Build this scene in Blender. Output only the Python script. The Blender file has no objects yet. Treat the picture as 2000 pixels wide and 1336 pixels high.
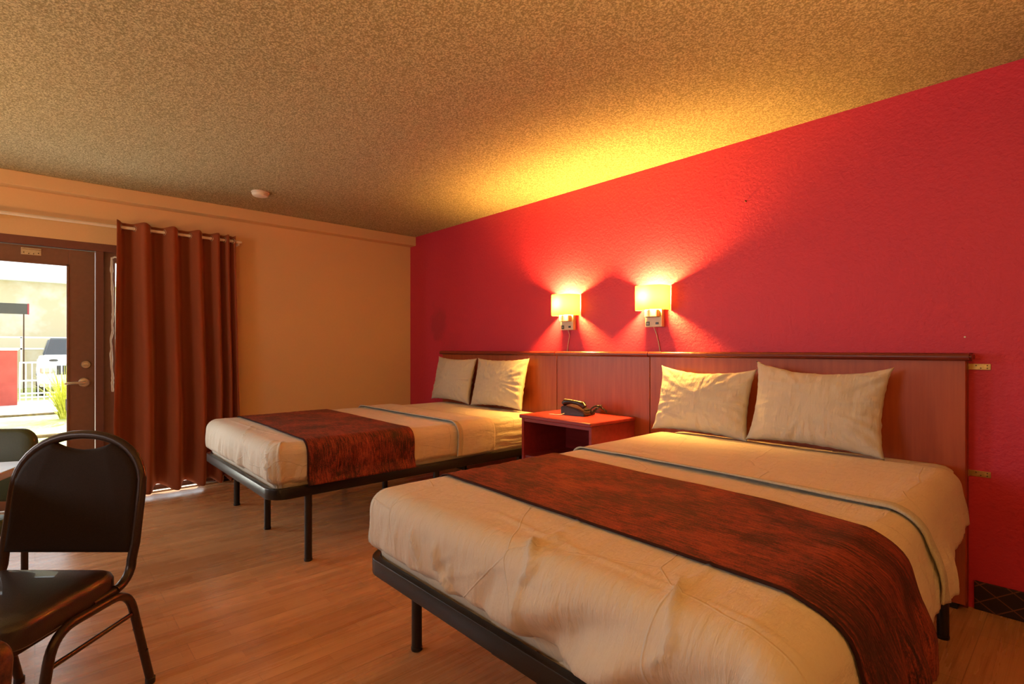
import bpy, bmesh, math, random
from mathutils import Vector, Matrix, noise
random.seed(7)
SC = bpy.context.scene
COL = SC.collection
PI = math.pi

# ------------------------------------------------------------------ camera
A_, B_ = 0.6727, 0.7399            # camera looks along (-B_, A_)
H = 1.18
cd = bpy.data.cameras.new('camera')
cam = bpy.data.objects.new('camera', cd)
COL.objects.link(cam)
cam.location = (0, 0, H)
cam.rotation_euler = (PI / 2, 0, math.atan2(B_, A_))
cd.sensor_width = 36.0
cd.lens = 36.0 * 1025.0 / 2000.0
cd.shift_y = 14.0 / 2000.0
cd.clip_start = 0.05
SC.camera = cam

SC.view_settings.view_transform = 'Standard'
SC.view_settings.look = 'None'
SC.view_settings.gamma = 1.0
SC.view_settings.use_curve_mapping = False
SC.view_settings.exposure = 0.14

# ------------------------------------------------------------------ light
w = bpy.data.worlds.new('sky')
SC.world = w
w.use_nodes = True
bg = w.node_tree.nodes['Background']
bg.inputs[0].default_value = (0.86, 0.93, 1.0, 1)
bg.inputs[1].default_value = 2.6


def lamp(name, kind, loc, energy, color, aim=None, **kw):
    d = bpy.data.lights.new(name, kind)
    d.energy = energy
    d.color = color
    for k, v in kw.items():
        setattr(d, k, v)
    o = bpy.data.objects.new(name, d)
    COL.objects.link(o)
    o.location = loc
    if aim is not None:
        o.rotation_euler = (Vector(aim) - Vector(loc)).to_track_quat('-Z', 'Y').to_euler()
    return o


lamp('sun', 'SUN', (-12, 2, 9), 13.0, (1.0, 0.95, 0.86), (-12 + 7, 2 - 3.2, 9 - 6.6), angle=0.012)
# added area lamp standing in for courtyard daylight, out of view on the left
lamp('courtyard_fill', 'AREA', (-7.3, -1.75, 1.5), 66, (0.96, 0.98, 1.0), (-3.0, 0.9, 0.6), shape='RECTANGLE', size=1.1, size_y=1.7)
# added area lamp in place of paving bounce, brightens the ceiling by the door
lamp('door_ceiling_fill', 'AREA', (-6.5, -1.1, 0.04), 85, (1.0, 0.98, 0.90), (-3.6, 0.2, 2.4), shape='RECTANGLE', size=1.5, size_y=1.3)
# added fill outside an invented window further along the same wall
lamp('left_wall_fill', 'AREA', (-5.45, -2.1, 1.55), 45, (0.97, 0.98, 1.0), (-1.5, 0.5, 1.0), shape='RECTANGLE', size=1.3, size_y=1.2)
# warm fill added behind the camera, aimed at the ceiling
lamp('rear_fill', 'AREA', (0.3, -1.5, 1.25), 70, (1.0, 0.46, 0.14), (0.0, -1.1, 2.44), shape='DISK', size=0.4)
# second added warm fill, unseen, to the right of the close bed
lamp('side_fill', 'AREA', (0.70, 0.95, 1.1), 66, (1.0, 0.46, 0.14), (0.4, 0.95, 2.44), shape='DISK', size=0.4, spread=math.radians(120))
# third added warm fill, out of view on the left, pointing up
lamp('left_fill', 'AREA', (-3.3, -1.5, 1.2), 30, (1.0, 0.50, 0.17), (-3.4, -1.2, 2.44), shape='DISK', size=0.4, spread=math.radians(150))
# neutral fill added at the near wall to light the bed ends
lamp('near_wall_fill', 'AREA', (-2.3, -3.36, 1.5), 27, (0.97, 0.98, 1.0), (-2.3, 1.0, 0.9), shape='RECTANGLE', size=1.4, size_y=1.2)

# ------------------------------------------------------------------ materials
def srgb(r, g, b):
    def f(c):
        c /= 255.0
        return c / 12.92 if c <= 0.04045 else ((c + 0.055) / 1.055) ** 2.4
    return (f(r), f(g), f(b), 1.0)


class NT:
    def __init__(s, name):
        s.m = bpy.data.materials.new(name)
        s.m.use_nodes = True
        s.t = s.m.node_tree
        s.b = s.t.nodes['Principled BSDF']
        s.out = s.t.nodes['Material Output']

    def n(s, typ, **kw):
        nd = s.t.nodes.new(typ)
        for k, v in kw.items():
            if k in nd.inputs.keys():
                nd.inputs[k].default_value = v
            else:
                setattr(nd, k, v)
        return nd

    def l(s, a, b):
        s.t.links.new(a, b)

    def coord(s, which='Object', scale=(1, 1, 1), loc=(0, 0, 0), rot=(0, 0, 0)):
        tc = s.n('ShaderNodeTexCoord')
        mp = s.n('ShaderNodeMapping')
        mp.inputs['Scale'].default_value = scale
        mp.inputs['Location'].default_value = loc
        mp.inputs['Rotation'].default_value = rot
        s.l(tc.outputs[which], mp.inputs[0])
        return mp.outputs[0]

    def noise(s, vec, scale, detail=3, rough=0.5):
        nd = s.n('ShaderNodeTexNoise')
        nd.inputs['Scale'].default_value = scale
        nd.inputs['Detail'].default_value = detail
        nd.inputs['Roughness'].default_value = rough
        s.l(vec, nd.inputs['Vector'])
        return nd.outputs['Fac']

    def ramp(s, fac, stops):
        r = s.n('ShaderNodeValToRGB')
        e = r.color_ramp.elements
        while len(e) < len(stops):
            e.new(0.5)
        for i, (p, c) in enumerate(stops):
            e[i].position = p
            e[i].color = c
        s.l(fac, r.inputs[0])
        return r.outputs[0]

    def mix(s, fac, a, b, typ='MIX'):
        m = s.n('ShaderNodeMix', data_type='RGBA', blend_type=typ)
        for i, v in ((0, fac), (6, a), (7, b)):
            if hasattr(v, 'links'):
                s.l(v, m.inputs[i])
            else:
                m.inputs[i].default_value = v
        return m.outputs[2]

    def math(s, op, a, b=0.0):
        m = s.n('ShaderNodeMath', operation=op)
        for i, v in ((0, a), (1, b)):
            if hasattr(v, 'links'):
                s.l(v, m.inputs[i])
            else:
                m.inputs[i].default_value = v
        return m.outputs[0]

    def bump(s, h, strength, dist, prev=None):
        b = s.n('ShaderNodeBump')
        b.inputs['Strength'].default_value = strength
        b.inputs['Distance'].default_value = dist
        s.l(h, b.inputs['Height'])
        if prev is not None:
            s.l(prev, b.inputs['Normal'])
        s.l(b.outputs[0], s.b.inputs['Normal'])
        return b.outputs[0]

    def set(s, **kw):
        for k, v in kw.items():
            k = {'base': 'Base Color', 'rough': 'Roughness', 'metal': 'Metallic', 'spec': 'Specular IOR Level', 'trans': 'Transmission Weight',
                 'sheen': 'Sheen Weight', 'coat': 'Coat Weight'}.get(k, k)
            if hasattr(v, 'links'):
                s.l(v, s.b.inputs[k])
            else:
                s.b.inputs[k].default_value = v
        return s


def plain(name, c, rough=0.5, metal=0.0, spec=0.5, nscale=40, nvar=0.12, bump=0.0, bdist=0.001):
    t = NT(name)
    v = t.coord()
    f = t.noise(v, nscale, 3)
    d = tuple(x * (1 - nvar) for x in c[:3]) + (1,)
    u = tuple(min(1, x * (1 + nvar)) for x in c[:3]) + (1,)
    t.set(base=t.ramp(f, [(0.3, d), (0.7, u)]), rough=rough, metal=metal, spec=spec)
    if bump:
        t.bump(f, bump, bdist)
    return t.m


M = {}
# red textured wall
t = NT('red_wall_paint')
v = t.coord()
f1 = t.noise(v, 55, 4, 0.6)
f2 = t.noise(v, 1.3, 3)
base = t.mix(f2, (0.54, 0.030, 0.068, 1), (0.61, 0.034, 0.078, 1))
# faint dark rubbed stain near the corner
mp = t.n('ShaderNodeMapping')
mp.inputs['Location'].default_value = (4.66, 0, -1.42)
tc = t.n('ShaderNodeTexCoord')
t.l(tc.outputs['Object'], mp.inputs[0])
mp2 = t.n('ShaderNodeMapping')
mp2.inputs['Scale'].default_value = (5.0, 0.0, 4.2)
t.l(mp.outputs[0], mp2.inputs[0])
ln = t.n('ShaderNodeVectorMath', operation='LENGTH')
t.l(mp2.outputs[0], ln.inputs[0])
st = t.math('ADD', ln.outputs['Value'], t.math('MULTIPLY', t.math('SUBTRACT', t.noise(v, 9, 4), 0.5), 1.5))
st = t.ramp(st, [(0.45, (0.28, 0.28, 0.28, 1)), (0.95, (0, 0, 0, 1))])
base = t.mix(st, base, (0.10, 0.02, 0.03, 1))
t.set(base=base, rough=0.48, spec=0.4)
t.bump(f1, 0.55, 0.006)
M['red'] = t.m

# beige wallpaper
t = NT('beige_wall')
v = t.coord()
f = t.noise(v, 160, 3)
f2 = t.noise(t.coord(scale=(1, 1, 6)), 90, 2)
t.set(base=t.mix(f, (0.72, 0.52, 0.28, 1), (0.78, 0.57, 0.32, 1)), rough=0.75, spec=0.25)
t.bump(f2, 0.25, 0.0015)
M['beige'] = t.m
M['plaster'] = plain('unseen_wall_paint', (0.50, 0.40, 0.28, 1), 0.8, spec=0.2)

# popcorn ceiling
t = NT('popcorn_ceiling')
v = t.coord()
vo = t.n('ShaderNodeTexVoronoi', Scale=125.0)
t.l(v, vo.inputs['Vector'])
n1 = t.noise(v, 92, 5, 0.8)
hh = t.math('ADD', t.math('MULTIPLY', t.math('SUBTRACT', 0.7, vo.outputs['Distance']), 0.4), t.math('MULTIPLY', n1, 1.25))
t.set(base=t.ramp(hh, [(0.60, (0.48, 0.43, 0.22, 1)), (0.86, (0.95, 0.90, 0.60, 1))]), rough=0.85, spec=0.25)  # ramp paints the grain's shade into the colour, dark recesses and pale peaks
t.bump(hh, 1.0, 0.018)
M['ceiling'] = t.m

# laminate floor: planks run along world Y
t = NT('wood_laminate_floor')
v = t.coord(rot=(0, 0, PI / 2))
br = t.n('ShaderNodeTexBrick', offset=0.37, squash=1.0)
for k, q in (('Scale', 1.0), ('Mortar Size', 0.0018), ('Mortar Smooth', 0.2), ('Bias', 0.0), ('Brick Width', 1.22), ('Row Height', 0.152),
             ('Color1', (0.0, 0.0, 0.0, 1)), ('Color2', (1, 1, 1, 1)), ('Mortar', (0.5, 0.5, 0.5, 1))):
    br.inputs[k].default_value = q
t.l(v, br.inputs['Vector'])
br2 = t.n('ShaderNodeTexBrick', offset=0.43, squash=1.0)
for k, q in (('Scale', 1.0), ('Mortar Size', 0.0007), ('Mortar Smooth', 0.3), ('Bias', 0.0), ('Brick Width', 0.42), ('Row Height', 0.0507),
             ('Color1', (0.0, 0.0, 0.0, 1)), ('Color2', (1, 1, 1, 1)), ('Mortar', (0.5, 0.5, 0.5, 1))):
    br2.inputs[k].default_value = q
t.l(v, br2.inputs['Vector'])
gr = t.noise(t.coord(scale=(95, 2.2, 1)), 1.0, 6, 0.66)
gr2 = t.noise(t.coord(scale=(14, 0.8, 1)), 1.0, 4, 0.6)
g = t.math('ADD', t.math('MULTIPLY', gr, 0.6), t.math('MULTIPLY', gr2, 0.4))
c = t.ramp(g, [(0.33, (0.17, 0.068, 0.026, 1)), (0.43, (0.48, 0.245, 0.115, 1)), (0.56, (0.64, 0.37, 0.185, 1)), (0.72, (0.74, 0.47, 0.26, 1))])
c = t.mix(0.42, c, t.mix(br2.outputs['Color'], (0.38, 0.17, 0.070, 1), (0.72, 0.42, 0.21, 1)))
c = t.mix(0.22, c, t.mix(br.outputs['Color'], (0.34, 0.14, 0.055, 1), (0.66, 0.35, 0.17, 1)))
c = t.mix(t.math('MULTIPLY', br.outputs['Fac'], 0.28), c, (0.05, 0.02, 0.01, 1))
c = t.mix(t.math('MULTIPLY', br2.outputs['Fac'], 0.25), c, (0.06, 0.025, 0.01, 1))
# pale scuffs
sc_ = t.noise(t.coord(scale=(1, 1, 1), rot=(0, 0, 0.6)), 1.6, 8, 0.75)
sc_ = t.ramp(sc_, [(0.495, (0, 0, 0, 1)), (0.5, (0.35, 0.35, 0.35, 1)), (0.505, (0, 0, 0, 1))])
c = t.mix(sc_, c, (0.62, 0.42, 0.27, 1))
t.set(base=c, rough=t.ramp(gr2, [(0.3, (0.22, 0.22, 0.22, 1)), (0.7, (0.33, 0.33, 0.33, 1))]), spec=0.5)
t.bump(t.math('SUBTRACT', t.math('MULTIPLY', gr, 0.5), br.outputs['Fac']), 0.25, 0.0015)
M['floor'] = t.m


def sheet_mat(name, c, seed=0, rs=0.5):
    t = NT(name)
    v = t.coord('UV')
    wv = t.noise(v, 600, 2)
    wr = t.noise(t.coord('UV', loc=(seed, seed, 0)), 7, 5, 0.55)
    cr = t.n('ShaderNodeTexVoronoi', feature='DISTANCE_TO_EDGE', Scale=2.6)
    vv = t.n('ShaderNodeMix', data_type='VECTOR')
    vv.inputs[0].default_value = 0.05
    t.l(t.coord('UV', loc=(seed, 0, 0)), vv.inputs[4])
    nn = t.n('ShaderNodeTexNoise', Scale=3.0)
    t.l(v, nn.inputs['Vector'])
    t.l(nn.outputs['Color'], vv.inputs[5])
    t.l(vv.outputs[1], cr.inputs['Vector'])
    ridge = t.ramp(cr.outputs['Distance'], [(0.0, (1, 1, 1, 1)), (0.007, (0, 0, 0, 1))])
    t.set(base=t.mix(wv, c, tuple(x * 0.94 for x in c[:3]) + (1,)), rough=0.68, spec=0.25, sheen=0.15)
    b1 = t.bump(wr, 0.5, 0.014)
    fine = t.noise(t.coord('UV', scale=(42, 9, 1), loc=(seed, 2, 0)), 1.0, 4, 0.6)
    fine2 = t.noise(t.coord('UV', loc=(seed, 4, 0)), 24, 4, 0.6)
    b1 = t.bump(fine, 0.7, 0.009, b1)
    b1 = t.bump(fine2, 0.35, 0.006, b1)
    b2 = t.bump(ridge, rs, 0.004, b1)
    t.bump(wv, 0.15, 0.0006, b2)
    return t.m


M['sheet'] = sheet_mat('white_cotton_sheet', (0.68, 0.62, 0.52, 1))
M['case'] = sheet_mat('white_pillow_case', (0.60, 0.56, 0.46, 1), 3.1, 0.15)
M['trim'] = plain('grey_green_hem', (0.50, 0.49, 0.42, 1), 0.8, nscale=200, spec=0.2)
M['blanket'] = plain('grey_blanket', (0.42, 0.42, 0.38, 1), 0.9, nscale=300, spec=0.1, bump=0.5, bdist=0.002)


def runner_mat():
    t = NT('rust_chenille_runner')
    v = t.coord('UV')
    s1 = t.noise(t.coord('UV', scale=(16, 110, 1)), 1.0, 6, 0.75)
    s2 = t.noise(t.coord('UV', loc=(3, 1, 0)), 190.0, 3, 0.7)
    pat = t.noise(t.coord('UV', loc=(5, 2, 0)), 5.0, 5, 0.65)
    m = t.math('ADD', t.math('MULTIPLY', s1, 0.42), t.math('ADD', t.math('MULTIPLY', s2, 0.24), t.math('MULTIPLY', pat, 0.34)))
    c = t.ramp(m, [(0.42, (0.010, 0.005, 0.005, 1)), (0.475, (0.05, 0.011, 0.008, 1)), (0.525, (0.19, 0.027, 0.016, 1)), (0.61, (0.36, 0.072, 0.030, 1))])
    t.set(base=c, rough=0.62, spec=0.3, sheen=0.12)
    t.b.inputs['Sheen Tint'].default_value = (0.8, 0.3, 0.2, 1)
    # quilted diagonal lines
    wv = t.n('ShaderNodeTexWave', wave_type='BANDS', bands_direction='DIAGONAL', Scale=2.4)
    t.l(v, wv.inputs['Vector'])
    ln_ = t.ramp(wv.outputs['Fac'], [(0.0, (0, 0, 0, 1)), (0.02, (1, 1, 1, 1))])
    b1 = t.bump(ln_, 0.25, 0.002)
    t.bump(m, 0.9, 0.006, b1)
    return t.m


M['runner'] = runner_mat()
M['runner_edge'] = plain('dark_runner_binding', (0.035, 0.010, 0.008, 1), 0.8, nscale=300, spec=0.2)


def wood(name, dark, mid, light, scale=(30, 30, 2), rough=0.42, coat=0.06):
    t = NT(name)
    g = t.noise(t.coord(scale=scale), 1.0, 5, 0.6)
    big = t.noise(t.coord(), 2.2, 3)
    c = t.ramp(g, [(0.3, dark), (0.5, mid), (0.75, light)])
    c = t.mix(t.math('MULTIPLY', big, 0.35), c, dark)
    t.set(base=c, rough=rough, spec=0.5, coat=coat)
    t.b.inputs['Coat Roughness'].default_value = 0.25
    t.bump(g, 0.08, 0.001)
    return t.m


M['head'] = wood('cherry_laminate', (0.32, 0.056, 0.015, 1), (0.40, 0.078, 0.020, 1), (0.47, 0.108, 0.028, 1))
M['cap'] = wood('mahogany_moulding', (0.12, 0.018, 0.012, 1), (0.19, 0.028, 0.018, 1), (0.24, 0.04, 0.024, 1), scale=(2, 30, 30), rough=0.28)
M['night'] = wood('red_mahogany_laminate', (0.24, 0.022, 0.026, 1), (0.32, 0.032, 0.036, 1), (0.38, 0.045, 0.046, 1), scale=(2, 30, 30), rough=0.3)
M['door'] = plain('brown_door_paint', (0.21, 0.105, 0.070, 1), 0.45, nscale=30, nvar=0.06)
M['frame_paint'] = plain('dark_brown_frame_paint', (0.17, 0.062, 0.046, 1), 0.5, nscale=30, nvar=0.06)
M['bedmetal'] = plain('black_powder_coated_steel', (0.022, 0.018, 0.016, 1), 0.30, metal=0.35, nscale=200, nvar=0.2, bump=0.1, bdist=0.0005)
M['chairmetal'] = plain('dark_bronze_tube', (0.050, 0.030, 0.024, 1), 0.30, metal=0.5, nscale=200, nvar=0.15)
M['brass'] = plain('tarnished_brass', (0.55, 0.36, 0.12, 1), 0.4, metal=0.9, nscale=60, nvar=0.2)
M['nickel'] = plain('brushed_nickel', (0.62, 0.55, 0.45, 1), 0.35, metal=0.8, nscale=80, nvar=0.1)
M['white'] = plain('white_plastic', (0.72, 0.68, 0.60, 1), 0.45, nvar=0.04)
M['cream'] = plain('cream_plastic', (0.66, 0.58, 0.44, 1), 0.45, nvar=0.04)
M['black'] = plain('black_plastic', (0.015, 0.012, 0.012, 1), 0.35, nvar=0.2)
M['phone'] = plain('dark_brown_plastic', (0.020, 0.009, 0.007, 1), 0.3, nvar=0.2)
M['rod'] = plain('white_enamel_rod', (0.78, 0.70, 0.58, 1), 0.35, nvar=0.03)
M['alu'] = plain('aluminium_threshold', (0.62, 0.60, 0.56, 1), 0.35, metal=0.7, nvar=0.1)
M['screw'] = plain('dark_screw', (0.08, 0.05, 0.03, 1), 0.4, metal=0.7)

t = NT('black_vinyl')
v = t.coord()
t.set(base=t.mix(t.noise(v, 500, 2), (0.016, 0.010, 0.009, 1), (0.034, 0.020, 0.016, 1)), rough=0.34, spec=0.5, coat=0.3)
vo = t.n('ShaderNodeTexVoronoi', Scale=420.0)
t.l(v, vo.inputs['Vector'])
t.bump(vo.outputs['Distance'], 0.35, 0.0015)
M['vinyl'] = t.m
M['chairfabric'] = plain('black_brown_fabric', (0.020, 0.012, 0.010, 1), 0.75, nscale=500, nvar=0.35, spec=0.25, bump=0.5, bdist=0.001)
M['flare_vinyl'] = plain('flare_tinted_vinyl', (0.055, 0.075, 0.030, 1), 0.45, nscale=400, nvar=0.2, bump=0.3, bdist=0.001)  # green cast of flare and reflection put into the vinyl colour

t = NT('rust_curtain_fabric')
v = t.coord()
t.set(base=t.mix(t.noise(v, 420, 2), (0.25, 0.064, 0.030, 1), (0.34, 0.10, 0.048, 1)), rough=0.8, spec=0.2, sheen=0.4)
t.b.inputs['Sheen Tint'].default_value = (0.9, 0.4, 0.2, 1)
t.bump(t.noise(v, 350, 2), 0.3, 0.001)
M['curtain'] = t.m

t = NT('lamp_shade_fabric')
for nd in list(t.t.nodes):
    if nd != t.out:
        t.t.nodes.remove(nd)
tr = t.n('ShaderNodeBsdfTranslucent')
tr.inputs[0].default_value = (0.135, 0.135, 0.015, 1)
df = t.n('ShaderNodeBsdfDiffuse')
df.inputs[0].default_value = (0.55, 0.45, 0.16, 1)
mx = t.n('ShaderNodeMixShader')
mx.inputs[0].default_value = 0.22
t.l(tr.outputs[0], mx.inputs[1])
t.l(df.outputs[0], mx.inputs[2])
t.l(mx.outputs[0], t.out.inputs[0])
M['shade'] = t.m

t = NT('lit_bulb')
t.set(base=(1, 0.9, 0.7, 1))
t.b.inputs['Emission Color'].default_value = (1.0, 0.47, 0.085, 1)
t.b.inputs['Emission Strength'].default_value = 4100.0
M['bulb'] = t.m

t = NT('clear_glass')
for nd in list(t.t.nodes):
    if nd != t.out:
        t.t.nodes.remove(nd)
gl = t.n('ShaderNodeBsdfGlossy')
gl.inputs['Roughness'].default_value = 0.02
tp = t.n('ShaderNodeBsdfTransparent')
tp.inputs[0].default_value = (0.96, 0.98, 0.97, 1)
mx = t.n('ShaderNodeMixShader')
mx.inputs[0].default_value = 0.05
t.l(tp.outputs[0], mx.inputs[1])
t.l(gl.outputs[0], mx.inputs[2])
t.l(mx.outputs[0], t.out.inputs[0])
M['glass'] = t.m

# patterned baseboard: black with thin gold-red diamond lines
t = NT('diamond_pattern_baseboard')
tc = t.n('ShaderNodeTexCoord')
sp = t.n('ShaderNodeSeparateXYZ')
t.l(tc.outputs['Object'], sp.inputs[0])
lines = None
for sg in (1, -1):
    a = t.math('ADD', t.math('MULTIPLY', sp.outputs['X'], 9.0), t.math('MULTIPLY', sp.outputs['Z'], 13.0 * sg))
    fr = t.math('ABSOLUTE', t.math('SUBTRACT', t.math('FRACT', a), 0.5))
    q = t.math('LESS_THAN', fr, 0.035)
    lines = q if lines is None else t.math('MAXIMUM', lines, q)
t.set(base=t.mix(lines, (0.016, 0.007, 0.006, 1), (0.16, 0.05, 0.025, 1)), rough=0.5)
M['baseboard'] = t.m

# outdoors
t = NT('patchy_lawn')
v = t.coord()
f = t.noise(v, 2.2, 5, 0.7)
f2 = t.noise(v, 40, 3)
c = t.ramp(f, [(0.35, (0.34, 0.40, 0.07, 1)), (0.5, (0.50, 0.50, 0.14, 1)), (0.62, (0.62, 0.57, 0.40, 1))])
c = t.mix(t.math('MULTIPLY', f2, 0.5), c, (0.66, 0.66, 0.40, 1))
t.set(base=c, rough=0.9, spec=0.1)
t.bump(f2, 0.6, 0.03)
M['lawn'] = t.m
M['concrete'] = plain('pale_concrete', (0.66, 0.65, 0.62, 1), 0.9, nscale=6, nvar=0.05, spec=0.1)
M['kerb'] = plain('brown_edging', (0.20, 0.14, 0.07, 1), 0.9, nscale=12, nvar=0.4, spec=0.1)
M['redwall_out'] = plain('red_stucco', (0.50, 0.10, 0.075, 1), 0.9, nscale=4, nvar=0.12, spec=0.1, bump=0.3, bdist=0.01)
M['whitemetal'] = plain('white_painted_metal', (0.80, 0.79, 0.76, 1), 0.5, nvar=0.03)
M['carpaint'] = plain('white_car_paint', (0.80, 0.81, 0.83, 1), 0.3, nvar=0.02)
M['darkglass'] = plain('dark_glass', (0.05, 0.055, 0.06, 1), 0.15, nvar=0.2)
M['signgrey'] = plain('dark_grey_sign_face', (0.055, 0.058, 0.048, 1), 0.6, nvar=0.08)
M['signred'] = plain('red_sign_edge', (0.30, 0.035, 0.045, 1), 0.6, nvar=0.08)
t = NT('yellow_brick')
br = t.n('ShaderNodeTexBrick', offset=0.5)
for k, q in (('Scale', 1.0), ('Mortar Size', 0.018), ('Brick Width', 0.42), ('Row Height', 0.16),
             ('Color1', (0.34, 0.21, 0.075, 1)), ('Color2', (0.50, 0.35, 0.16, 1)), ('Mortar', (0.62, 0.53, 0.36, 1))):
    br.inputs[k].default_value = q
t.l(t.coord(rot=(PI / 2, 0, PI / 2)), br.inputs['Vector'])
big = t.noise(t.coord(), 0.9, 4, 0.6)
t.set(base=t.mix(t.ramp(big, [(0.42, (0, 0, 0, 1)), (0.6, (0.7, 0.7, 0.7, 1))]), br.outputs['Color'], (0.78, 0.76, 0.70, 1)), rough=0.9, spec=0.1)  # broad pale noise patches over the brick
M['brick'] = t.m
t = NT('pierced_block_band')
br = t.n('ShaderNodeTexBrick', offset=0.5)
for k, q in (('Scale', 1.0), ('Mortar Size', 0.035), ('Mortar Smooth', 0.0), ('Brick Width', 0.30), ('Row Height', 0.095),
             ('Color1', (0.09, 0.05, 0.04, 1)), ('Color2', (0.16, 0.10, 0.07, 1)), ('Mortar', (0.70, 0.62, 0.46, 1))):
    br.inputs[k].default_value = q
t.l(t.coord(rot=(PI / 2, 0, PI / 2)), br.inputs['Vector'])
msk = t.ramp(t.noise(t.coord(), 0.55, 1), [(0.58, (0, 0, 0, 1)), (0.6, (1, 1, 1, 1))])
t.set(base=t.mix(msk, br.outputs['Color'], (0.66, 0.52, 0.33, 1)), rough=0.9, spec=0.1)
M['pierced'] = t.m
M['brickdark'] = plain('shaded_block_opening', (0.10, 0.06, 0.045, 1), 0.9)
t = NT('ornamental_grass')
t.set(base=t.ramp(t.noise(t.coord(), 20, 2), [(0.3, (0.42, 0.44, 0.04, 1)), (0.7, (0.70, 0.66, 0.14, 1))]), rough=0.7, spec=0.2)
M['bush'] = t.m

# pale top / burl cabinet and tables
t = NT('brown_burl_laminate')
v = t.coord()
f = t.noise(v, 60, 5, 0.7)
t.set(base=t.ramp(f, [(0.35, (0.03, 0.010, 0.006, 1)), (0.5, (0.12, 0.034, 0.012, 1)), (0.65, (0.22, 0.08, 0.028, 1))]), rough=0.4)
M['burl'] = t.m
M['palelam'] = plain('pale_grey_laminate', (0.46, 0.44, 0.43, 1), 0.25, nscale=20, nvar=0.05)


# ------------------------------------------------------------------ object helpers
def tag(o, label=None, cat=None, group=None, kind=None):
    if label: o['label'] = label
    if cat: o['category'] = cat
    if group: o['group'] = group
    if kind: o['kind'] = kind
    return o


def empty(name, loc, label, cat, group=None, rz=0.0):
    o = bpy.data.objects.new(name, None)
    COL.objects.link(o)
    o.location = loc
    o.rotation_euler = (0, 0, rz)
    o.empty_display_size = 0.1
    return tag(o, label, cat, group)


def link(name, bm, mat, parent=None, smooth=False, loc=None, keep=False):
    """bm is in the parent's local space (or world space if there is no parent)"""
    me = bpy.data.meshes.new(name)
    bmesh.ops.recalc_face_normals(bm, faces=bm.faces) if not keep else None
    bm.to_mesh(me)
    bm.free()
    o = bpy.data.objects.new(name, me)
    COL.objects.link(o)
    mats = mat if isinstance(mat, (list, tuple)) else [mat]
    for m_ in mats:
        me.materials.append(M[m_] if isinstance(m_, str) else m_)
    if smooth:
        for p in me.polygons:
            p.use_smooth = True
        if smooth != 'all':
            try:
                me.set_sharp_from_angle(angle=math.radians(38))
            except Exception:
                pass
    if parent is not None:
        o.parent = parent
    return o


def box(bm, x0, x1, y0, y1, z0, z1, bev=0.0, seg=2, mi=0):
    r = bmesh.ops.create_cube(bm, size=1.0)
    vs = r['verts']
    for v_ in vs:
        v_.co = Vector(((x0 + x1) / 2 + v_.co.x * (x1 - x0), (y0 + y1) / 2 + v_.co.y * (y1 - y0), (z0 + z1) / 2 + v_.co.z * (z1 - z0)))
    fs = set(f for v_ in vs for f in v_.link_faces)
    if mi:
        for f in fs: f.material_index = mi
    if bev > 0:
        es = list(set(e for v_ in vs for e in v_.link_edges))
        bmesh.ops.bevel(bm, geom=es, offset=bev, segments=seg, affect='EDGES', profile=0.5)
    return vs


def nb(): return bmesh.new()


def bx(*a, **k):
    b = nb()
    box(b, *a, **k)
    return b


def tube(bm, pts, rad, n=12, caps=True, flat=None, closed=False):
    """sweep along pts; rad number or list; flat=(ry) gives oval section: (rad across 'side', flat along normal)"""
    pts = [Vector(p) for p in pts]
    N = len(pts)
    rings = []
    up = None
    for i, p in enumerate(pts):
        if closed:
            d = pts[(i + 1) % N] - pts[i - 1]
        else:
            d = (pts[min(i + 1, N - 1)] - pts[max(i - 1, 0)])
        d.normalize()
        if up is None:
            ref = Vector((0, 0, 1)) if abs(d.z) < 0.9 else Vector((1, 0, 0))
            up = (ref - d * ref.dot(d)).normalized()
        else:
            up = (up - d * up.dot(d)).normalized()
        side = d.cross(up)
        r = rad[i] if isinstance(rad, (list, tuple)) else rad
        rf = flat if flat is not None else r
        rings.append([bm.verts.new(p + side * (math.cos(2 * PI * k / n) * r) + up * (math.sin(2 * PI * k / n) * rf)) for k in range(n)])
    for i in range(N if closed else N - 1):
        a_, b_ = rings[i], rings[(i + 1) % N]
        for k in range(n):
            bm.faces.new((a_[k], a_[(k + 1) % n], b_[(k + 1) % n], b_[k]))
    if caps and not closed:
        bm.faces.new(list(reversed(rings[0])))
        bm.faces.new(rings[-1])


def tb(*a, **k):
    b = nb()
    tube(b, *a, **k)
    return b


def lathe(bm, prof, n=28, axis='Z', c=(0, 0, 0)):
    rings = []
    for (r, z) in prof:
        ring = []
        for k in range(n):
            a_ = 2 * PI * k / n
            x, y = r * math.cos(a_), r * math.sin(a_)
            if axis == 'Z': p = (x, y, z)
            elif axis == 'X': p = (z, x, y)
            else: p = (x, z, y)
            ring.append(bm.verts.new(Vector(p) + Vector(c)))
        rings.append(ring)
    for i in range(len(rings) - 1):
        for k in range(n):
            bm.faces.new((rings[i][k], rings[i][(k + 1) % n], rings[i + 1][(k + 1) % n], rings[i + 1][k]))
    bm.faces.new(rings[0]); bm.faces.new(rings[-1])


def lt(*a, **k):
    b = nb()
    lathe(b, *a, **k)
    return b


def arc(c, r, a0, a1, n, plane='XY'):
    out = []
    for i in range(n + 1):
        a_ = a0 + (a1 - a0) * i / n
        x, y = r * math.cos(a_), r * math.sin(a_)
        if plane == 'XY': out.append(Vector(c) + Vector((x, y, 0)))
        elif plane == 'XZ': out.append(Vector(c) + Vector((x, 0, y)))
        else: out.append(Vector(c) + Vector((0, x, y)))
    return out


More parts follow.
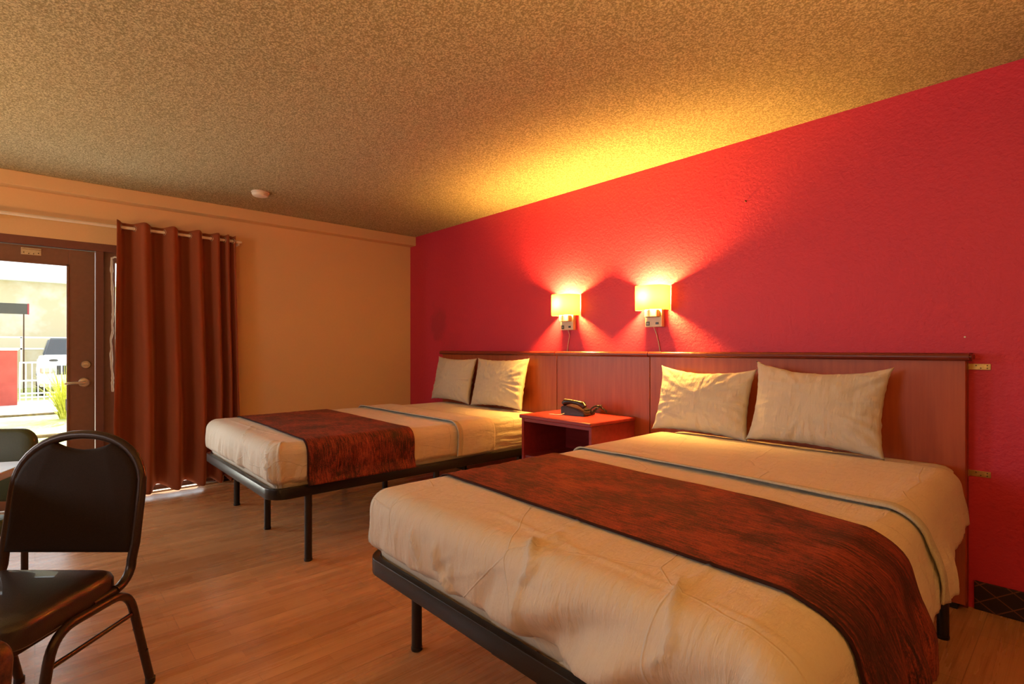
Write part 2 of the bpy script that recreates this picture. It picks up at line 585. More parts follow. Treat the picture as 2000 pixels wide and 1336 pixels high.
def rounded_path(pts, r, n=6):
    """polyline with rounded corners"""
    pts = [Vector(p) for p in pts]
    out = [pts[0]]
    for i in range(1, len(pts) - 1):
        a_, b_, c_ = pts[i - 1], pts[i], pts[i + 1]
        rr = min(r, (a_ - b_).length * 0.49, (c_ - b_).length * 0.49)
        p0 = b_ + (a_ - b_).normalized() * rr
        p1 = b_ + (c_ - b_).normalized() * rr
        for k in range(n + 1):
            t_ = k / n
            out.append(p0 * (1 - t_) ** 2 + b_ * 2 * t_ * (1 - t_) + p1 * t_ ** 2)
    out.append(pts[-1])
    return out


def prism(bm, poly, z0, z1, axis='Z'):
    def P(p, z):
        if axis == 'Z': return Vector((p[0], p[1], z))
        if axis == 'X': return Vector((z, p[0], p[1]))
        return Vector((p[0], z, p[1]))
    a_ = [bm.verts.new(P(p, z0)) for p in poly]
    b_ = [bm.verts.new(P(p, z1)) for p in poly]
    n = len(poly)
    for i in range(n):
        bm.faces.new((a_[i], a_[(i + 1) % n], b_[(i + 1) % n], b_[i]))
    bm.faces.new(a_); bm.faces.new(b_)


def sstep(a_, b_, x):
    t_ = max(0.0, min(1.0, (x - a_) / (b_ - a_)))
    return t_ * t_ * (3 - 2 * t_)


def nz(x, y, z=0.0): return noise.noise(Vector((x, y, z)))


# ------------------------------------------------------------------ the room
XD, YW, ZC = -5.21, 3.17, 2.44
XB, YB = 2.4, -3.4          # unseen walls behind and left of the camera

tag(link('floor', bx(XD - 0.14, XB, YB, YW, -0.1, 0.0), 'floor'), kind='structure')
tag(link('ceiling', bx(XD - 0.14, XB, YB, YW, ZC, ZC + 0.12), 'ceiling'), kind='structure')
tag(link('wall_right', bx(XD - 0.14, XB + 0.1, YW, YW + 0.12, 0, ZC), 'red'), kind='structure')
tag(link('wall_rear', bx(XB, XB + 0.12, YB, YW, 0, ZC), 'plaster'), kind='structure')
tag(link('wall_near', bx(XD - 0.14, XB + 0.1, YB - 0.12, YB, 0, ZC), 'plaster'), kind='structure')
DY0, DY1, DZ = -0.66, 1.22, 2.006     # door unit opening
WY0, WY1, WZ0, WZ1 = -2.75, -1.45, 0.9, 2.1
b = nb()
X0, X1 = XD - 0.14, XD
box(b, X0, X1, DY1, YW, 0, ZC)
box(b, X0, X1, DY0, DY1, DZ, ZC)
box(b, X0, X1, WY1, DY0, 0, ZC)
box(b, X0, X1, WY0, WY1, 0, WZ0)
box(b, X0, X1, WY0, WY1, WZ1, ZC)
box(b, X0, X1, YB, WY0, 0, ZC)
tag(link('wall_left', b, 'beige'), kind='structure')
# boxed-in beam along the top of the left wall
tag(link('trim_1', bx(XD, XD + 0.118, YB, YW, 2.34, ZC, bev=0.004), 'beige'), kind='structure')
tag(link('baseboard_left', bx(XD, XD + 0.012, DY1 + 0.03, YW, 0, 0.128, bev=0.003), 'baseboard'), kind='structure')
b = nb()
box(b, -0.352, XB, YW - 0.012, YW, 0, 0.128, bev=0.003)
tag(link('baseboard_right', b, 'baseboard'), kind='structure')
# unseen window, added so fill light can enter from the left
w2 = bpy.data.objects.new('added_window_2', None); COL.objects.link(w2); tag(w2, kind='structure')
b = nb()
for (y0, y1, z0, z1) in ((WY0, WY1, WZ0, WZ0 + .05), (WY0, WY1, WZ1 - .05, WZ1), (WY0, WY0 + .05, WZ0, WZ1), (WY1 - .05, WY1, WZ0, WZ1), (-2.12, -2.08, WZ0, WZ1)):
    box(b, XD - 0.10, XD - 0.04, y0, y1, z0, z1)
link('window_frame', b, 'frame_paint', w2)

w3 = bpy.data.objects.new('added_window_3', None); COL.objects.link(w3); tag(w3, kind='structure')  # unseen frame added to go with the near-wall fill
b = nb()
for (x0, x1, z0, z1) in ((-3.05, -1.55, 0.85, 0.90), (-3.05, -1.55, 2.10, 2.15), (-3.05, -3.0, 0.9, 2.1), (-1.6, -1.55, 0.9, 2.1)):
    box(b, x0, x1, YB, YB + 0.03, z0, z1)
link('window_frame', b, 'frame_paint', w3)

# --- door unit: frame + sidelight (structure), glazed door leaf
fr = bpy.data.objects.new('window_1', None); COL.objects.link(fr); tag(fr, kind='structure')
b = nb()
XF = XD + 0.004
box(b, XD - 0.12, XF, DY0, DY1, 1.945, DZ, bev=0.003)            # header
box(b, XD - 0.12, XF, DY0, -0.60, 0.012, 1.945, bev=0.003)
box(b, XD - 0.12, XF, 0.352, 0.40, 0.012, 1.945, bev=0.003)      # mullion between door and sidelight
box(b, XD - 0.12, XF, DY1 - 0.05, DY1, 0.012, 1.945, bev=0.003)
link('window_frame', b, 'frame_paint', fr)
b = nb()
box(b, XD - 0.075, XD - 0.03, 0.40, 0.475, 0.012, 1.945)
box(b, XD - 0.075, XD - 0.03, 1.10, 1.17, 0.012, 1.945)
box(b, XD - 0.075, XD - 0.03, 0.475, 1.10, 1.87, 1.945)
box(b, XD - 0.075, XD - 0.03, 0.475, 1.10, 0.012, 0.05)
link('sash', b, 'door', fr)
link('pane', bx(XD - 0.056, XD - 0.050, 0.47, 1.105, 0.045, 1.875), 'glass', fr)
link('window_sill', bx(XD - 0.13, XD + 0.035, DY0, DY1 + 0.02, 0.0, 0.014, bev=0.004), 'alu', fr)

dr = bpy.data.objects.new('door_1', None); COL.objects.link(dr); tag(dr, kind='structure')
D0, D1 = -0.595, 0.347
b = nb()
xa, xb = XD - 0.066, XD - 0.022
box(b, xa, xb, 0.19, D1, 0.02, 1.94, bev=0.002)
box(b, xa, xb, D0, -0.44, 0.02, 1.94, bev=0.002)
box(b, xa, xb, -0.44, 0.19, 1.817, 1.94, bev=0.002)
box(b, xa, xb, -0.44, 0.19, 0.02, 0.23, bev=0.002)
# glazing bead
box(b, xb, xb + 0.007, 0.178, 0.192, 0.23, 1.825, bev=0.002)
box(b, xb, xb + 0.007, -0.442, -0.428, 0.23, 1.825, bev=0.002)
box(b, xb, xb + 0.007, -0.44, 0.19, 1.811, 1.825, bev=0.002)
box(b, xb, xb + 0.007, -0.44, 0.19, 0.225, 0.239, bev=0.002)
link('door_leaf', b, 'door', dr)
link('pane', bx(XD - 0.048, XD - 0.042, -0.44, 0.19, 0.23, 1.817), 'glass', dr)
# deadbolt
b = nb()
lathe(b, [(0.031, 0), (0.031, 0.006), (0.027, 0.012), (0.0, 0.012)][:3], 24, 'X', (xb, 0.292, 1.061))
lathe(b, [(0.016, 0.012), (0.015, 0.02), (0.005, 0.022)], 20, 'X', (xb, 0.292, 1.061))
box(b, xb + 0.018, xb + 0.032, 0.275, 0.309, 1.055, 1.067, bev=0.003)
link('deadbolt', b, 'nickel', dr, True)
# lever handle on a round rose
hd = link('door_handle', lt([(0.037, 0), (0.037, 0.007), (0.030, 0.014), (0.014, 0.016), (0.012, 0.05)], 28, 'X', (xb, 0.283, 0.923)), 'nickel', dr, True)
b = nb()
tube(b, [(xb + 0.048, 0.283, 0.923), (xb + 0.056, 0.27, 0.923), (xb + 0.056, 0.22, 0.924), (xb + 0.054, 0.18, 0.921), (xb + 0.048, 0.168, 0.918)],
     [0.011, 0.011, 0.009, 0.009, 0.008], 12)
link('lever', b, 'nickel', hd, True)
# plate with screws on the top rail of the door
hg = empty('door_bracket', (XD - 0.022, -0.02, 1.90), 'pale metal bracket plate screwed onto the top rail of the glass door', 'bracket')
b = nb()
box(b, 0, 0.004, -0.055, 0.055, -0.028, 0.012, bev=0.001)
box(b, 0, 0.018, -0.055, 0.055, 0.012, 0.022, bev=0.002)
link('plate', b, 'nickel', hg)
for yy, zz in ((-0.04, -0.012), (-0.013, -0.018), (0.013, -0.018), (0.04, -0.012)):
    link('screw', lt([(0.004, 0.004), (0.004, 0.0055), (0.002, 0.006)], 10, 'X', (0, yy, zz)), 'screw', hg)
# torn foam weather strip hanging off the sidelight edge
b = nb()
pts = []
for i in range(60):
    z = 1.905 - i * 0.018
    pts.append((XD + 0.012 + 0.003 * nz(z * 9, 2), 0.452 + 0.006 * nz(z * 14, 5) + 0.010 * nz(z * 3, 8), z))
tube(b, pts, [0.006 + 0.011 * abs(nz(i * 0.9, 3)) for i in range(60)], 8)
tube(b, [(XD + 0.012, 0.452, 1.90), (XD + 0.012, 0.47, 1.912), (XD + 0.012, 0.492, 1.905)], [0.006, 0.007, 0.004], 8)
tag(link('weather_strip', b, 'white', None, True), 'ragged cream foam weather strip hanging down the frame beside the curtain', 'weather strip')

# ------------------------------------------------------------------ outdoors
ZG = -0.12
tag(link('ground_outside', bx(-60, XD - 0.14, -30, 30, ZG - 0.2, ZG), 'lawn'), kind='structure')
tag(link('walkway_outside', bx(-7.6, XD - 0.14, -12, 12, ZG, ZG + 0.10), 'concrete'), kind='structure')
tag(link('path_outside', bx(-17.2, -14.0, -14, 14, ZG, ZG + 0.02), 'concrete'), kind='structure')
tag(link('sun_block_roof', bx(-7.75, XD - 0.14, -12, 12, 2.5, 2.62), 'plaster'), kind='structure')  # unseen roof added to keep sun off most of the glass
for i, xx in enumerate((-10.35, -13.9)):
    b = nb()
    n_ = 60
    pts = [(xx + 0.06 * nz(k * 0.21, i), -8 + k * 0.27, ZG + 0.01) for k in range(n_)]
    tube(b, pts, [0.035 + 0.015 * nz(k * 0.5, 4 + i) for k in range(n_)], 8)
    tag(link('lawn_edging', b, 'kerb', None, True), ('dark edging line across the lawn nearest the glass door', 'dark edging line between the lawn and the pale path')[i], 'edging')

# low red wall at the far side of the path
b = bx(-16.75, -16.5, -6.0, -0.30, ZG, 1.15)
rw = tag(link('garden_wall', b, 'redwall_out'), 'low red stucco garden wall beyond the lawn', 'wall', kind='thing')
link('coping', bx(-16.78, -16.47, -6.0, -0.28, 1.15, 1.20, bev=0.01), 'whitemetal', rw)
# white railing
fc = empty('metal_railing', (-16.6, -0.27, ZG), 'low white metal railing joining the end of the red garden wall', 'railing')
for k in range(18):
    link('baluster', bx(-0.012, 0.012, k * 0.105, k * 0.105 + 0.024, 0.06, 1.0), 'whitemetal', fc)
for zz in (0.06, 0.16, 0.25, 0.55, 0.97):
    link('rail', bx(-0.02, 0.02, 0, 1.85, zz, zz + 0.035, bev=0.004), 'whitemetal', fc)
# white vehicle parked behind the railing
car = empty('parked_car', (-18.6, 0.95, ZG), 'white car parked behind the white railing', 'car')
b = nb()
prism(b, [(-0.9, 0.30), (0.9, 0.30), (0.93, 0.62), (0.90, 1.02), (0.80, 1.14), (-0.80, 1.14), (-0.90, 1.02), (-0.93, 0.62)], -4.1, 0.0, 'Y')
for v_ in b.verts: v_.co = Vector((v_.co.y, v_.co.x, v_.co.z))
for v_ in b.verts:
    if v_.co.z > 1.0 and v_.co.x > -0.1: v_.co.x -= 0.22
bmesh.ops.bevel(b, geom=b.edges[:], offset=0.05, segments=3, affect='EDGES')
link('body', b, 'carpaint', car, True)
b = nb()
prism(b, [(-0.80, 1.1), (0.80, 1.1), (0.66, 1.62), (-0.66, 1.62)], -3.9, -1.2, 'Y')
for v_ in b.verts: v_.co = Vector((v_.co.y, v_.co.x, v_.co.z))
for v_ in b.verts:
    if v_.co.z > 1.4: v_.co.x += (-0.5 if v_.co.x > -2 else 0.35)
bmesh.ops.bevel(b, geom=b.edges[:], offset=0.05, segments=3, affect='EDGES')
link('cabin', b, 'darkglass', car, True)
link('grille', bx(-0.03, 0.02, -0.55, 0.55, 0.62, 0.86, bev=0.02), 'darkglass', car)
link('bumper', bx(-0.05, 0.06, -0.88, 0.88, 0.36, 0.54, bev=0.03), 'whitemetal', car)
bd = nb()
lathe(bd, [(0.5, 0), (0.5, 0.02), (0.4, 0.03)], 24, 'X', (0, 0, 0))
for v_ in bd.verts: v_.co = Vector((v_.co.x - 0.02, v_.co.y * 0.19 - 0.58, v_.co.z * 0.07 + 1.0))
link('badge', bd, 'darkglass', car, True)
for yy in (-0.72, 0.72):
    link('headlight', bx(-0.04, 0.03, yy - 0.13, yy + 0.13, 0.66, 0.82, bev=0.03), 'nickel', car)
    for xx in (-0.75, -3.2):
        link('wheel', lt([(0.20, -0.1), (0.31, -0.1), (0.33, -0.05), (0.33, 0.05), (0.31, 0.1), (0.20, 0.1)], 24, 'Y', (xx, yy * 1.15, 0.33)), 'black', car, True)
# yellow ornamental grass clump
b = nb()
gx, gy = -12.9, 0.42
for k in range(230):
    a_ = random.random() * 2 * PI
    L = 0.35 + random.random() * 0.75
    sp = random.random() * 0.55
    wd = 0.012
    p0 = Vector((gx + math.cos(a_) * 0.08, gy + math.sin(a_) * 0.08, ZG))
    side = Vector((-math.sin(a_), math.cos(a_), 0)) * wd
    prev = None
    for j in range(6):
        u = j / 5
        p = p0 + Vector((math.cos(a_), math.sin(a_), 0)) * sp * u ** 1.7 + Vector((0, 0, L * (u - 0.35 * u * u * sp * 1.6)))
        s_ = side * (1 - u * 0.85)
        cur = (b.verts.new(p - s_), b.verts.new(p + s_))
        if prev: b.faces.new((prev[0], prev[1], cur[1], cur[0]))
        prev = cur
tag(link('ornamental_grass', b, 'bush', None, keep=True), 'yellow-green clump of ornamental grass in front of the white railing', 'plant')
b = nb()
box(b, -12.2, -12.1, 0.40, 0.48, 0.10, 0.30, bev=0.01)  # small dark box standing on a stake
box(b, -12.16, -12.14, 0.43, 0.45, ZG, 0.12)
tag(link('stake_box', b, 'black'), 'small dark box on a stake in front of the yellow grass', 'garden light')
# brick block building with pierced band
bd = empty('brick_building', (-24, 0, ZG), 'pale patchy yellow brick building far behind the red garden wall', 'building')
link('wall', bx(-3.0, 0, -14, 14, 0, 3.55), 'brick', bd)
link('roof', bx(-3.3, 0.35, -14.3, 14.3, 3.55, 3.75, bev=0.02), 'whitemetal', bd)
link('pierced_band', bx(0.0, 0.02, -4.4, 5.2, 1.29, 1.66), 'pierced', bd)
rl = empty('walkway_railing', (-23.3, 0, ZG), 'long pale horizontal railing in front of the brick building', 'railing')
for zz in (1.31, 1.68):
    link('rail', bx(-0.03, 0.03, -7, 7, zz - 0.03, zz + 0.03, bev=0.01), 'whitemetal', rl)
for k in range(12):
    link('post', bx(-0.03, 0.03, -6.1 + k * 1.15, -6.05 + k * 1.15, 0, 1.68), 'whitemetal', rl)
sg = empty('wall_sign', (-20.5, -0.30, 2.18), 'dark grey rectangular sign with a red edge in front of the brick building', 'sign')
link('sign_face', bx(-0.03, 0.03, -0.50, 0.14, 0, 0.30, bev=0.005), 'signgrey', sg)
link('edge_strip', bx(-0.035, 0.035, 0.14, 0.18, -0.005, 0.305), 'signred', sg)
link('post', bx(-0.015, 0.015, 0.05, 0.08, -2.3, 0.0), 'screw', sg)

# ------------------------------------------------------------------ curtain rod and curtain
cr = empty('curtain_rod', (XD + 0.10, 0, 2.137), 'thin white curtain rod above the glass door', 'curtain rod')
link('rod', tb([(0, -1.9, 0), (0, -0.3, 0), (0, 1.36, 0)], 0.0125, 14), 'rod', cr, True)
link('finial', tb([(0, 1.36, 0), (0, 1.372, 0)], 0.009, 12), 'rod', cr, True)
for yy in (-1.85, -0.215, 1.345):
    link('bracket', bx(-0.10, 0.006, yy - 0.006, yy + 0.006, -0.03, -0.012), 'rod', cr)

CY0, CY1 = 0.468, 1.318
CX = XD + 0.10


def curtain_pt(s, h):
    """s 0..1 across, h 0..1 from top to hem"""
    # wave ridges: uneven spacing, seven at the rod, merging lower down
    keys_t = [0, 0.075, 0.21, 0.315, 0.44, 0.53, 0.655, 0.73, 0.83, 0.875, 0.925, 0.96, 1.0]
    keys_b = [0, 0.085, 0.25, 0.335, 0.47, 0.55, 0.68, 0.745, 0.83, 0.875, 0.925, 0.96, 1.0]
    f = sstep(0.0, 0.75, h)
    K = [a_ * (1 - f) + b_ * f for a_, b_ in zip(keys_t, keys_b)]
    ph = s * 12.0
    i = min(int(ph), 11)
    u = ph - i
    y = K[i] * (1 - u) + K[i + 1] * u
    amp = (0.050, 0.066, 0.072, 0.072, 0.070, 0.062, 0.060, 0.052, 0.046, 0.040, 0.034, 0.028, 0.016)
    am = amp[i] * (1 - u) + amp[i + 1] * u
    am *= 1.0 + 0.25 * f
    x = math.cos(ph * PI) * am
    x = math.copysign(abs(x / am) ** 0.8, x) * am if am else 0
    swing = 0.012 * f * nz(s * 3, h * 2, 1) + 0.006 * nz(s * 14, h * 5, 3) * f
    wid = (CY1 - CY0) * (1 + 0.055 * f)
    return (CX + 0.004 + x + swing, CY0 - 0.018 * f + wid * y + 0.008 * f * nz(s * 7, h * 3, 9), 0)


b = nb()
NS, NH = 288, 70
grid = []
uvl = b.loops.layers.uv.new('UVMap')
for j in range(NH + 1):
    h = j / NH
    row = []
    for i in range(NS + 1):
        s = i / NS
        x, y, _ = curtain_pt(s, h)
        ztop = 2.180 + 0.004 * math.cos(s * 24 * PI)
        zb = 0.045 + 0.020 * math.cos(s * 12 * PI + PI) + 0.012 * nz(s * 4, 7)
        row.append(b.verts.new((x, y, ztop * (1 - h) + zb * h)))
    grid.append(row)
for j in range(NH):
    for i in range(NS):
        b.faces.new((grid[j][i], grid[j][i + 1], grid[j + 1][i + 1], grid[j + 1][i]))
cu = link('curtain', b, 'curtain', None, 'all', keep=True)
md = cu.modifiers.new('thick', 'SOLIDIFY'); md.thickness = 0.0022; md.offset = 0
tag(cu, 'rust-brown grommet curtain hanging in deep folds from the white rod', 'curtain')
for k in range(12):
    s = (k + 0.5) / 12
    x, y, _ = curtain_pt(s, 0.02)
    x2, y2, _ = curtain_pt(s + 0.01, 0.02)
    d = Vector((x2 - x, y2 - y, 0)).normalized()
    nrm = Vector((-d.y, d.x, 0))
    g = nb()
    R = 0.021
    pts = [Vector((x, y, 2.137)) + d * math.cos(a_) * R + Vector((0, 0, 1)) * math.sin(a_) * R for a_ in [2 * PI * q / 20 for q in range(20)]]
    tube(g, pts, 0.0035, 6, closed=True)
    link('grommet', g, 'nickel', cu, True)

# ------------------------------------------------------------------ smoke detector
sd = empty('smoke_detector', (-4.47, 1.337, ZC), 'small round white smoke detector on the popcorn ceiling', 'smoke detector')
link('base', lt([(0.066, 0), (0.068, -0.008), (0.064, -0.012)], 32), 'white', sd, True)
link('cover', lt([(0.062, -0.013), (0.062, -0.022), (0.054, -0.034), (0.03, -0.040), (0.0001, -0.041)], 32), 'white', sd, True)

# ------------------------------------------------------------------ headboard
HX0, HX1 = -4.45, -0.372
HY = 3.085
hb = empty('headboard', ((HX0 + HX1) / 2, HY, 0), 'long cherry wood headboard panel running behind both beds under a rounded cap', 'headboard')
hc = (HX0 + HX1) / 2
secs = [(HX0, -2.862), (-2.858, -2.006), (-2.002, HX1)]
for i, (a_, c_) in enumerate(secs):
    link('panel', bx(a_ - hc + 0.001, c_ - hc - 0.001, 0.0, 0.06, 0.03, 1.128, bev=0.0015), 'head', hb)
    e0 = a_ - hc - (0.022 if i == 0 else -0.001)
    e1 = c_ - hc + (0.022 if i == 2 else -0.001)
    b = nb()
    prof = [(-0.028, 1.134), (-0.022, 1.129), (0.0, 1.128), (0.084, 1.128), (0.084, 1.163), (-0.012, 1.163), (-0.022, 1.161), (-0.029, 1.154), (-0.031, 1.144)]
    prism(b, prof, e0, e1, 'X')
    if i != 1:
        xe = e0 if i == 0 else e1
        es = [e for e in b.edges if all(abs(v_.co.x - xe) < 1e-5 for v_ in e.verts)]
        bmesh.ops.bevel(b, geom=es, offset=0.008, segments=2, affect='EDGES')
    link('cap_rail', b, 'cap', hb, True)
link('plinth', bx(HX0 - hc + 0.03, HX1 - hc - 0.03, 0.012, 0.08, 0.0, 0.03), 'black', hb)
link('end_panel', bx(HX1 - hc - 0.018, HX1 - hc, 0.0605, 0.082, 0.0, 1.128), 'cap', hb)

for i, z in enumerate((1.10, 0.615)):
    hg = empty('wall_bracket', (-0.338, YW, z), ('tarnished brass hinge plate fixing the headboard to the red wall, upper one', 'tarnished brass hinge plate fixing the headboard to the red wall, lower one')[i], 'bracket', 'brass plates at the headboard end')
    link('plate', bx(-0.034, 0.042, -0.004, 0, -0.0135, 0.0135, bev=0.001), 'brass', hg)
    link('knuckle', tb([(-0.036, -0.008, -0.0145), (-0.036, -0.008, 0.0145)], 0.005, 10), 'brass', hg, True)
    for xx, zz in ((-0.008, 0.006), (0.008, -0.006), (0.03, 0.006), (0.03, -0.006)):
        link('screw', lt([(0.0028, -0.004), (0.0026, -0.0052), (0.001, -0.0055)], 8, 'Y', (xx, 0, zz)), 'screw', hg)
tag(link('wall_anchor', lt([(0.004, 0), (0.005, -0.008), (0.002, -0.012)], 10, 'Y', (-1.391, YW, 2.071)), 'screw', None, True), 'small dark screw anchor high on the bare red wall', 'wall anchor')
tag(link('wall_anchor', lt([(0.003, 0), (0.004, -0.004), (0.001, -0.005)], 10, 'Y', (-0.385, YW, 1.236)), 'white', None, True), 'tiny pale wall plug just above the right end of the headboard', 'wall anchor')

# ------------------------------------------------------------------ sconces
def sconce(xc, label, cord_pts):
    s = empty('wall_sconce', (xc, YW, 1.45), label, 'wall lamp', 'wall lamps above the nightstand')
    link('backplate', bx(-0.066, 0.066, -0.034, 0, -0.118, 0.06, bev=0.004), 'cream', s)
    link('arm', bx(-0.048, 0.052, -0.075, -0.0345, -0.052, 0.0, bev=0.006), 'cream', s)
    o = link('outlet', bx(-0.056, -0.028, -0.037, -0.0345, -0.108, -0.080, bev=0.001), 'black', s)
    link('socket_slot', bx(-0.048, -0.045, -0.0378, -0.0368, -0.101, -0.088), 'cream', o)
    link('socket_slot', bx(-0.039, -0.036, -0.0378, -0.0368, -0.101, -0.088), 'cream', o)
    link('switch', bx(0.020, 0.042, -0.039, -0.0345, -0.101, -0.086, bev=0.001), 'black', s)
    # open half-oval shade
    b = nb()
    n_ = 26
    rw_, rd_ = 0.113, 0.140
    zt, zb_ = 0.160, -0.004
    lay = []
    for k in range(n_ + 1):
        a_ = PI + PI * k / n_
        ex = 0.62
        cx_, sy_ = math.cos(a_), math.sin(a_)
        x = rw_ * math.copysign(abs(cx_) ** ex, cx_)
        y = -0.003 + rd_ * math.copysign(abs(sy_) ** ex, sy_)
        lay.append((b.verts.new((x * 0.985, y, zb_)), b.verts.new((x * 1.0, y, zt))))
    for k in range(n_):
        b.faces.new((lay[k][0], lay[k + 1][0], lay[k + 1][1], lay[k][1]))
    sh = link('lamp_shade', b, 'shade', s, True, keep=True)
    b = nb()
    bmesh.ops.create_uvsphere(b, u_segments=20, v_segments=12, radius=0.032)
    for v_ in b.verts: v_.co += Vector((-0.01, -0.082, 0.088))
    link('bulb', b, 'bulb', s, True)
    link('bulb_socket', tb([(-0.01, -0.082, 0.0), (-0.01, -0.082, 0.064)], 0.012, 12), 'cream', s, True)
    link('power_cord', tb(cord_pts, 0.0028, 8), 'cream', s, True)
    return s


sconce(-2.80, 'lit yellow wall lamp above the nightstand, nearer the far bed', [(0.0, -0.02, -0.117), (0.005, -0.006, -0.16), (-0.01, -0.005, -0.22), (-0.02, -0.005, -0.287)])
sconce(-2.01, 'lit yellow wall lamp above the nightstand, nearer the close bed', [(-0.005, -0.02, -0.117), (0.005, -0.006, -0.16), (0.022, -0.005, -0.22), (0.035, -0.005, -0.287)])

# ------------------------------------------------------------------ beds
ZR0, ZR1 = 0.372, 0.430


def bed_frame(x0, x1, y0, y1, label):
    s = empty('platform_bed', ((x0 + x1) / 2, (y0 + y1) / 2, 0), label, 'bed', 'metal platform beds')
    hw, hl = (x1 - x0) / 2, (y1 - y0) / 2
    r = 0.10
    th = 0.032

    def outline(o):
        pts = []
        for cx_, cy_, a0 in ((hw - r, hl - r, 0), (-hw + r, hl - r, PI / 2), (-hw + r, -hl + r, PI), (hw - r, -hl + r, 3 * PI / 2)):
            for k in range(11):
                a_ = a0 + PI / 2 * k / 10
                pts.append((cx_ + (r - o) * math.cos(a_), cy_ + (r - o) * math.sin(a_)))
        return pts
    b = nb()
    # rounded rectangular tube section
    sec = [(0.003, ZR0), (0.0, ZR0 + 0.003), (0.0, ZR1 - 0.004), (0.0015, ZR1 - 0.001), (0.004, ZR1), (th - 0.006, ZR1), (th, ZR1 - 0.006), (th, ZR0 + 0.006), (th - 0.006, ZR0)]
    rings = []
    for o_, z in sec:
        rings.append([b.verts.new((p[0], p[1], z)) for p in outline(o_)])
    n_ = len(rings[0])
    for i in range(len(rings)):
        A, Bq = rings[i], rings[(i + 1) % len(rings)]
        for k in range(n_):
            b.faces.new((A[k], A[(k + 1) % n_], Bq[(k + 1) % n_], Bq[k]))
    link('rail', b, 'bedmetal', s, True)
    for yy in (-0.55, -0.05, 0.45, 0.85):
        link('slat', bx(-hw + th, hw - th, yy - 0.03, yy + 0.03, ZR0 + 0.002, ZR0 + 0.022), 'bedmetal', s)
    link('centre_rail', bx(-0.02, 0.02, -hl + th, hl - th, ZR0 - 0.028, ZR0 + 0.001), 'bedmetal', s)
    for xx in (-hw + 0.028, 0.0, hw - 0.040):
        for yy in (-hl + 0.215, 0.0, hl - 0.31):
            lg = link('leg', tb([(xx, yy, 0.014), (xx, yy, ZR0 + (0 if xx else -0.028))], 0.0205, 20), 'bedmetal', s, True)
            link('foot_cap', lt([(0.021, 0.0), (0.0225, 0.004), (0.0225, 0.013), (0.0205, 0.0145)], 20, 'Z', (xx, yy, 0)), 'black', lg, True)
    return s


def mattress(x0, x1, y0, y1, z0, z1, label, side_wr):
    b = nb()
    box(b, x0, x1, y0, y1, z0, z1)
    bmesh.ops.subdivide_edges(b, edges=[e for e in b.edges if abs(e.verts[0].co.z - e.verts[1].co.z) < 1e-6], cuts=40, use_grid_fill=True)
    # rounding to a soft box
    r = 0.055
    bmesh.ops.subdivide_edges(b, edges=[e for e in b.edges if abs(e.verts[0].co.z - e.verts[1].co.z) > 1e-6], cuts=14, use_grid_fill=True)
    uv = b.loops.layers.uv.new('UVMap')
    for v_ in b.verts:
        c = v_.co
        q = Vector((min(max(c.x, x0 + r), x1 - r), min(max(c.y, y0 + r), y1 - r), min(max(c.z, z0 + r), z1 - r)))
        d = c - q
        if d.length > 1e-6:
            m_ = max(abs(d.x), abs(d.y), abs(d.z))
            v_.co = q + d.normalized() * min(r, m_ if m_ < r else r)
        if abs(c.x - x1) < 0.02 and side_wr:
            v_.co.x += 0.004 * math.sin(v_.co.z * 130 + 3 * nz(v_.co.y * 3, v_.co.z * 9)) * sstep(y1 - 0.9, y1 - 0.6, c.y)
    for f in b.faces:
        for l_ in f.loops:
            c = l_.vert.co
            l_[uv].uv = (c.x + c.z, c.y)
    o = link('mattress', b, 'sheet', None, 'all')
    return tag(o, label, 'mattress', 'mattresses in fitted sheets')


def gauss(x, w_): return math.exp(-(x / w_) ** 2)


def seg_dist(px, py, ax, ay, bx_, by_):
    dx, dy = bx_ - ax, by_ - ay
    L2 = dx * dx + dy * dy
    t_ = max(0, min(1, ((px - ax) * dx + (py - ay) * dy) / L2))
    return math.hypot(px - ax - t_ * dx, py - ay - t_ * dy), t_


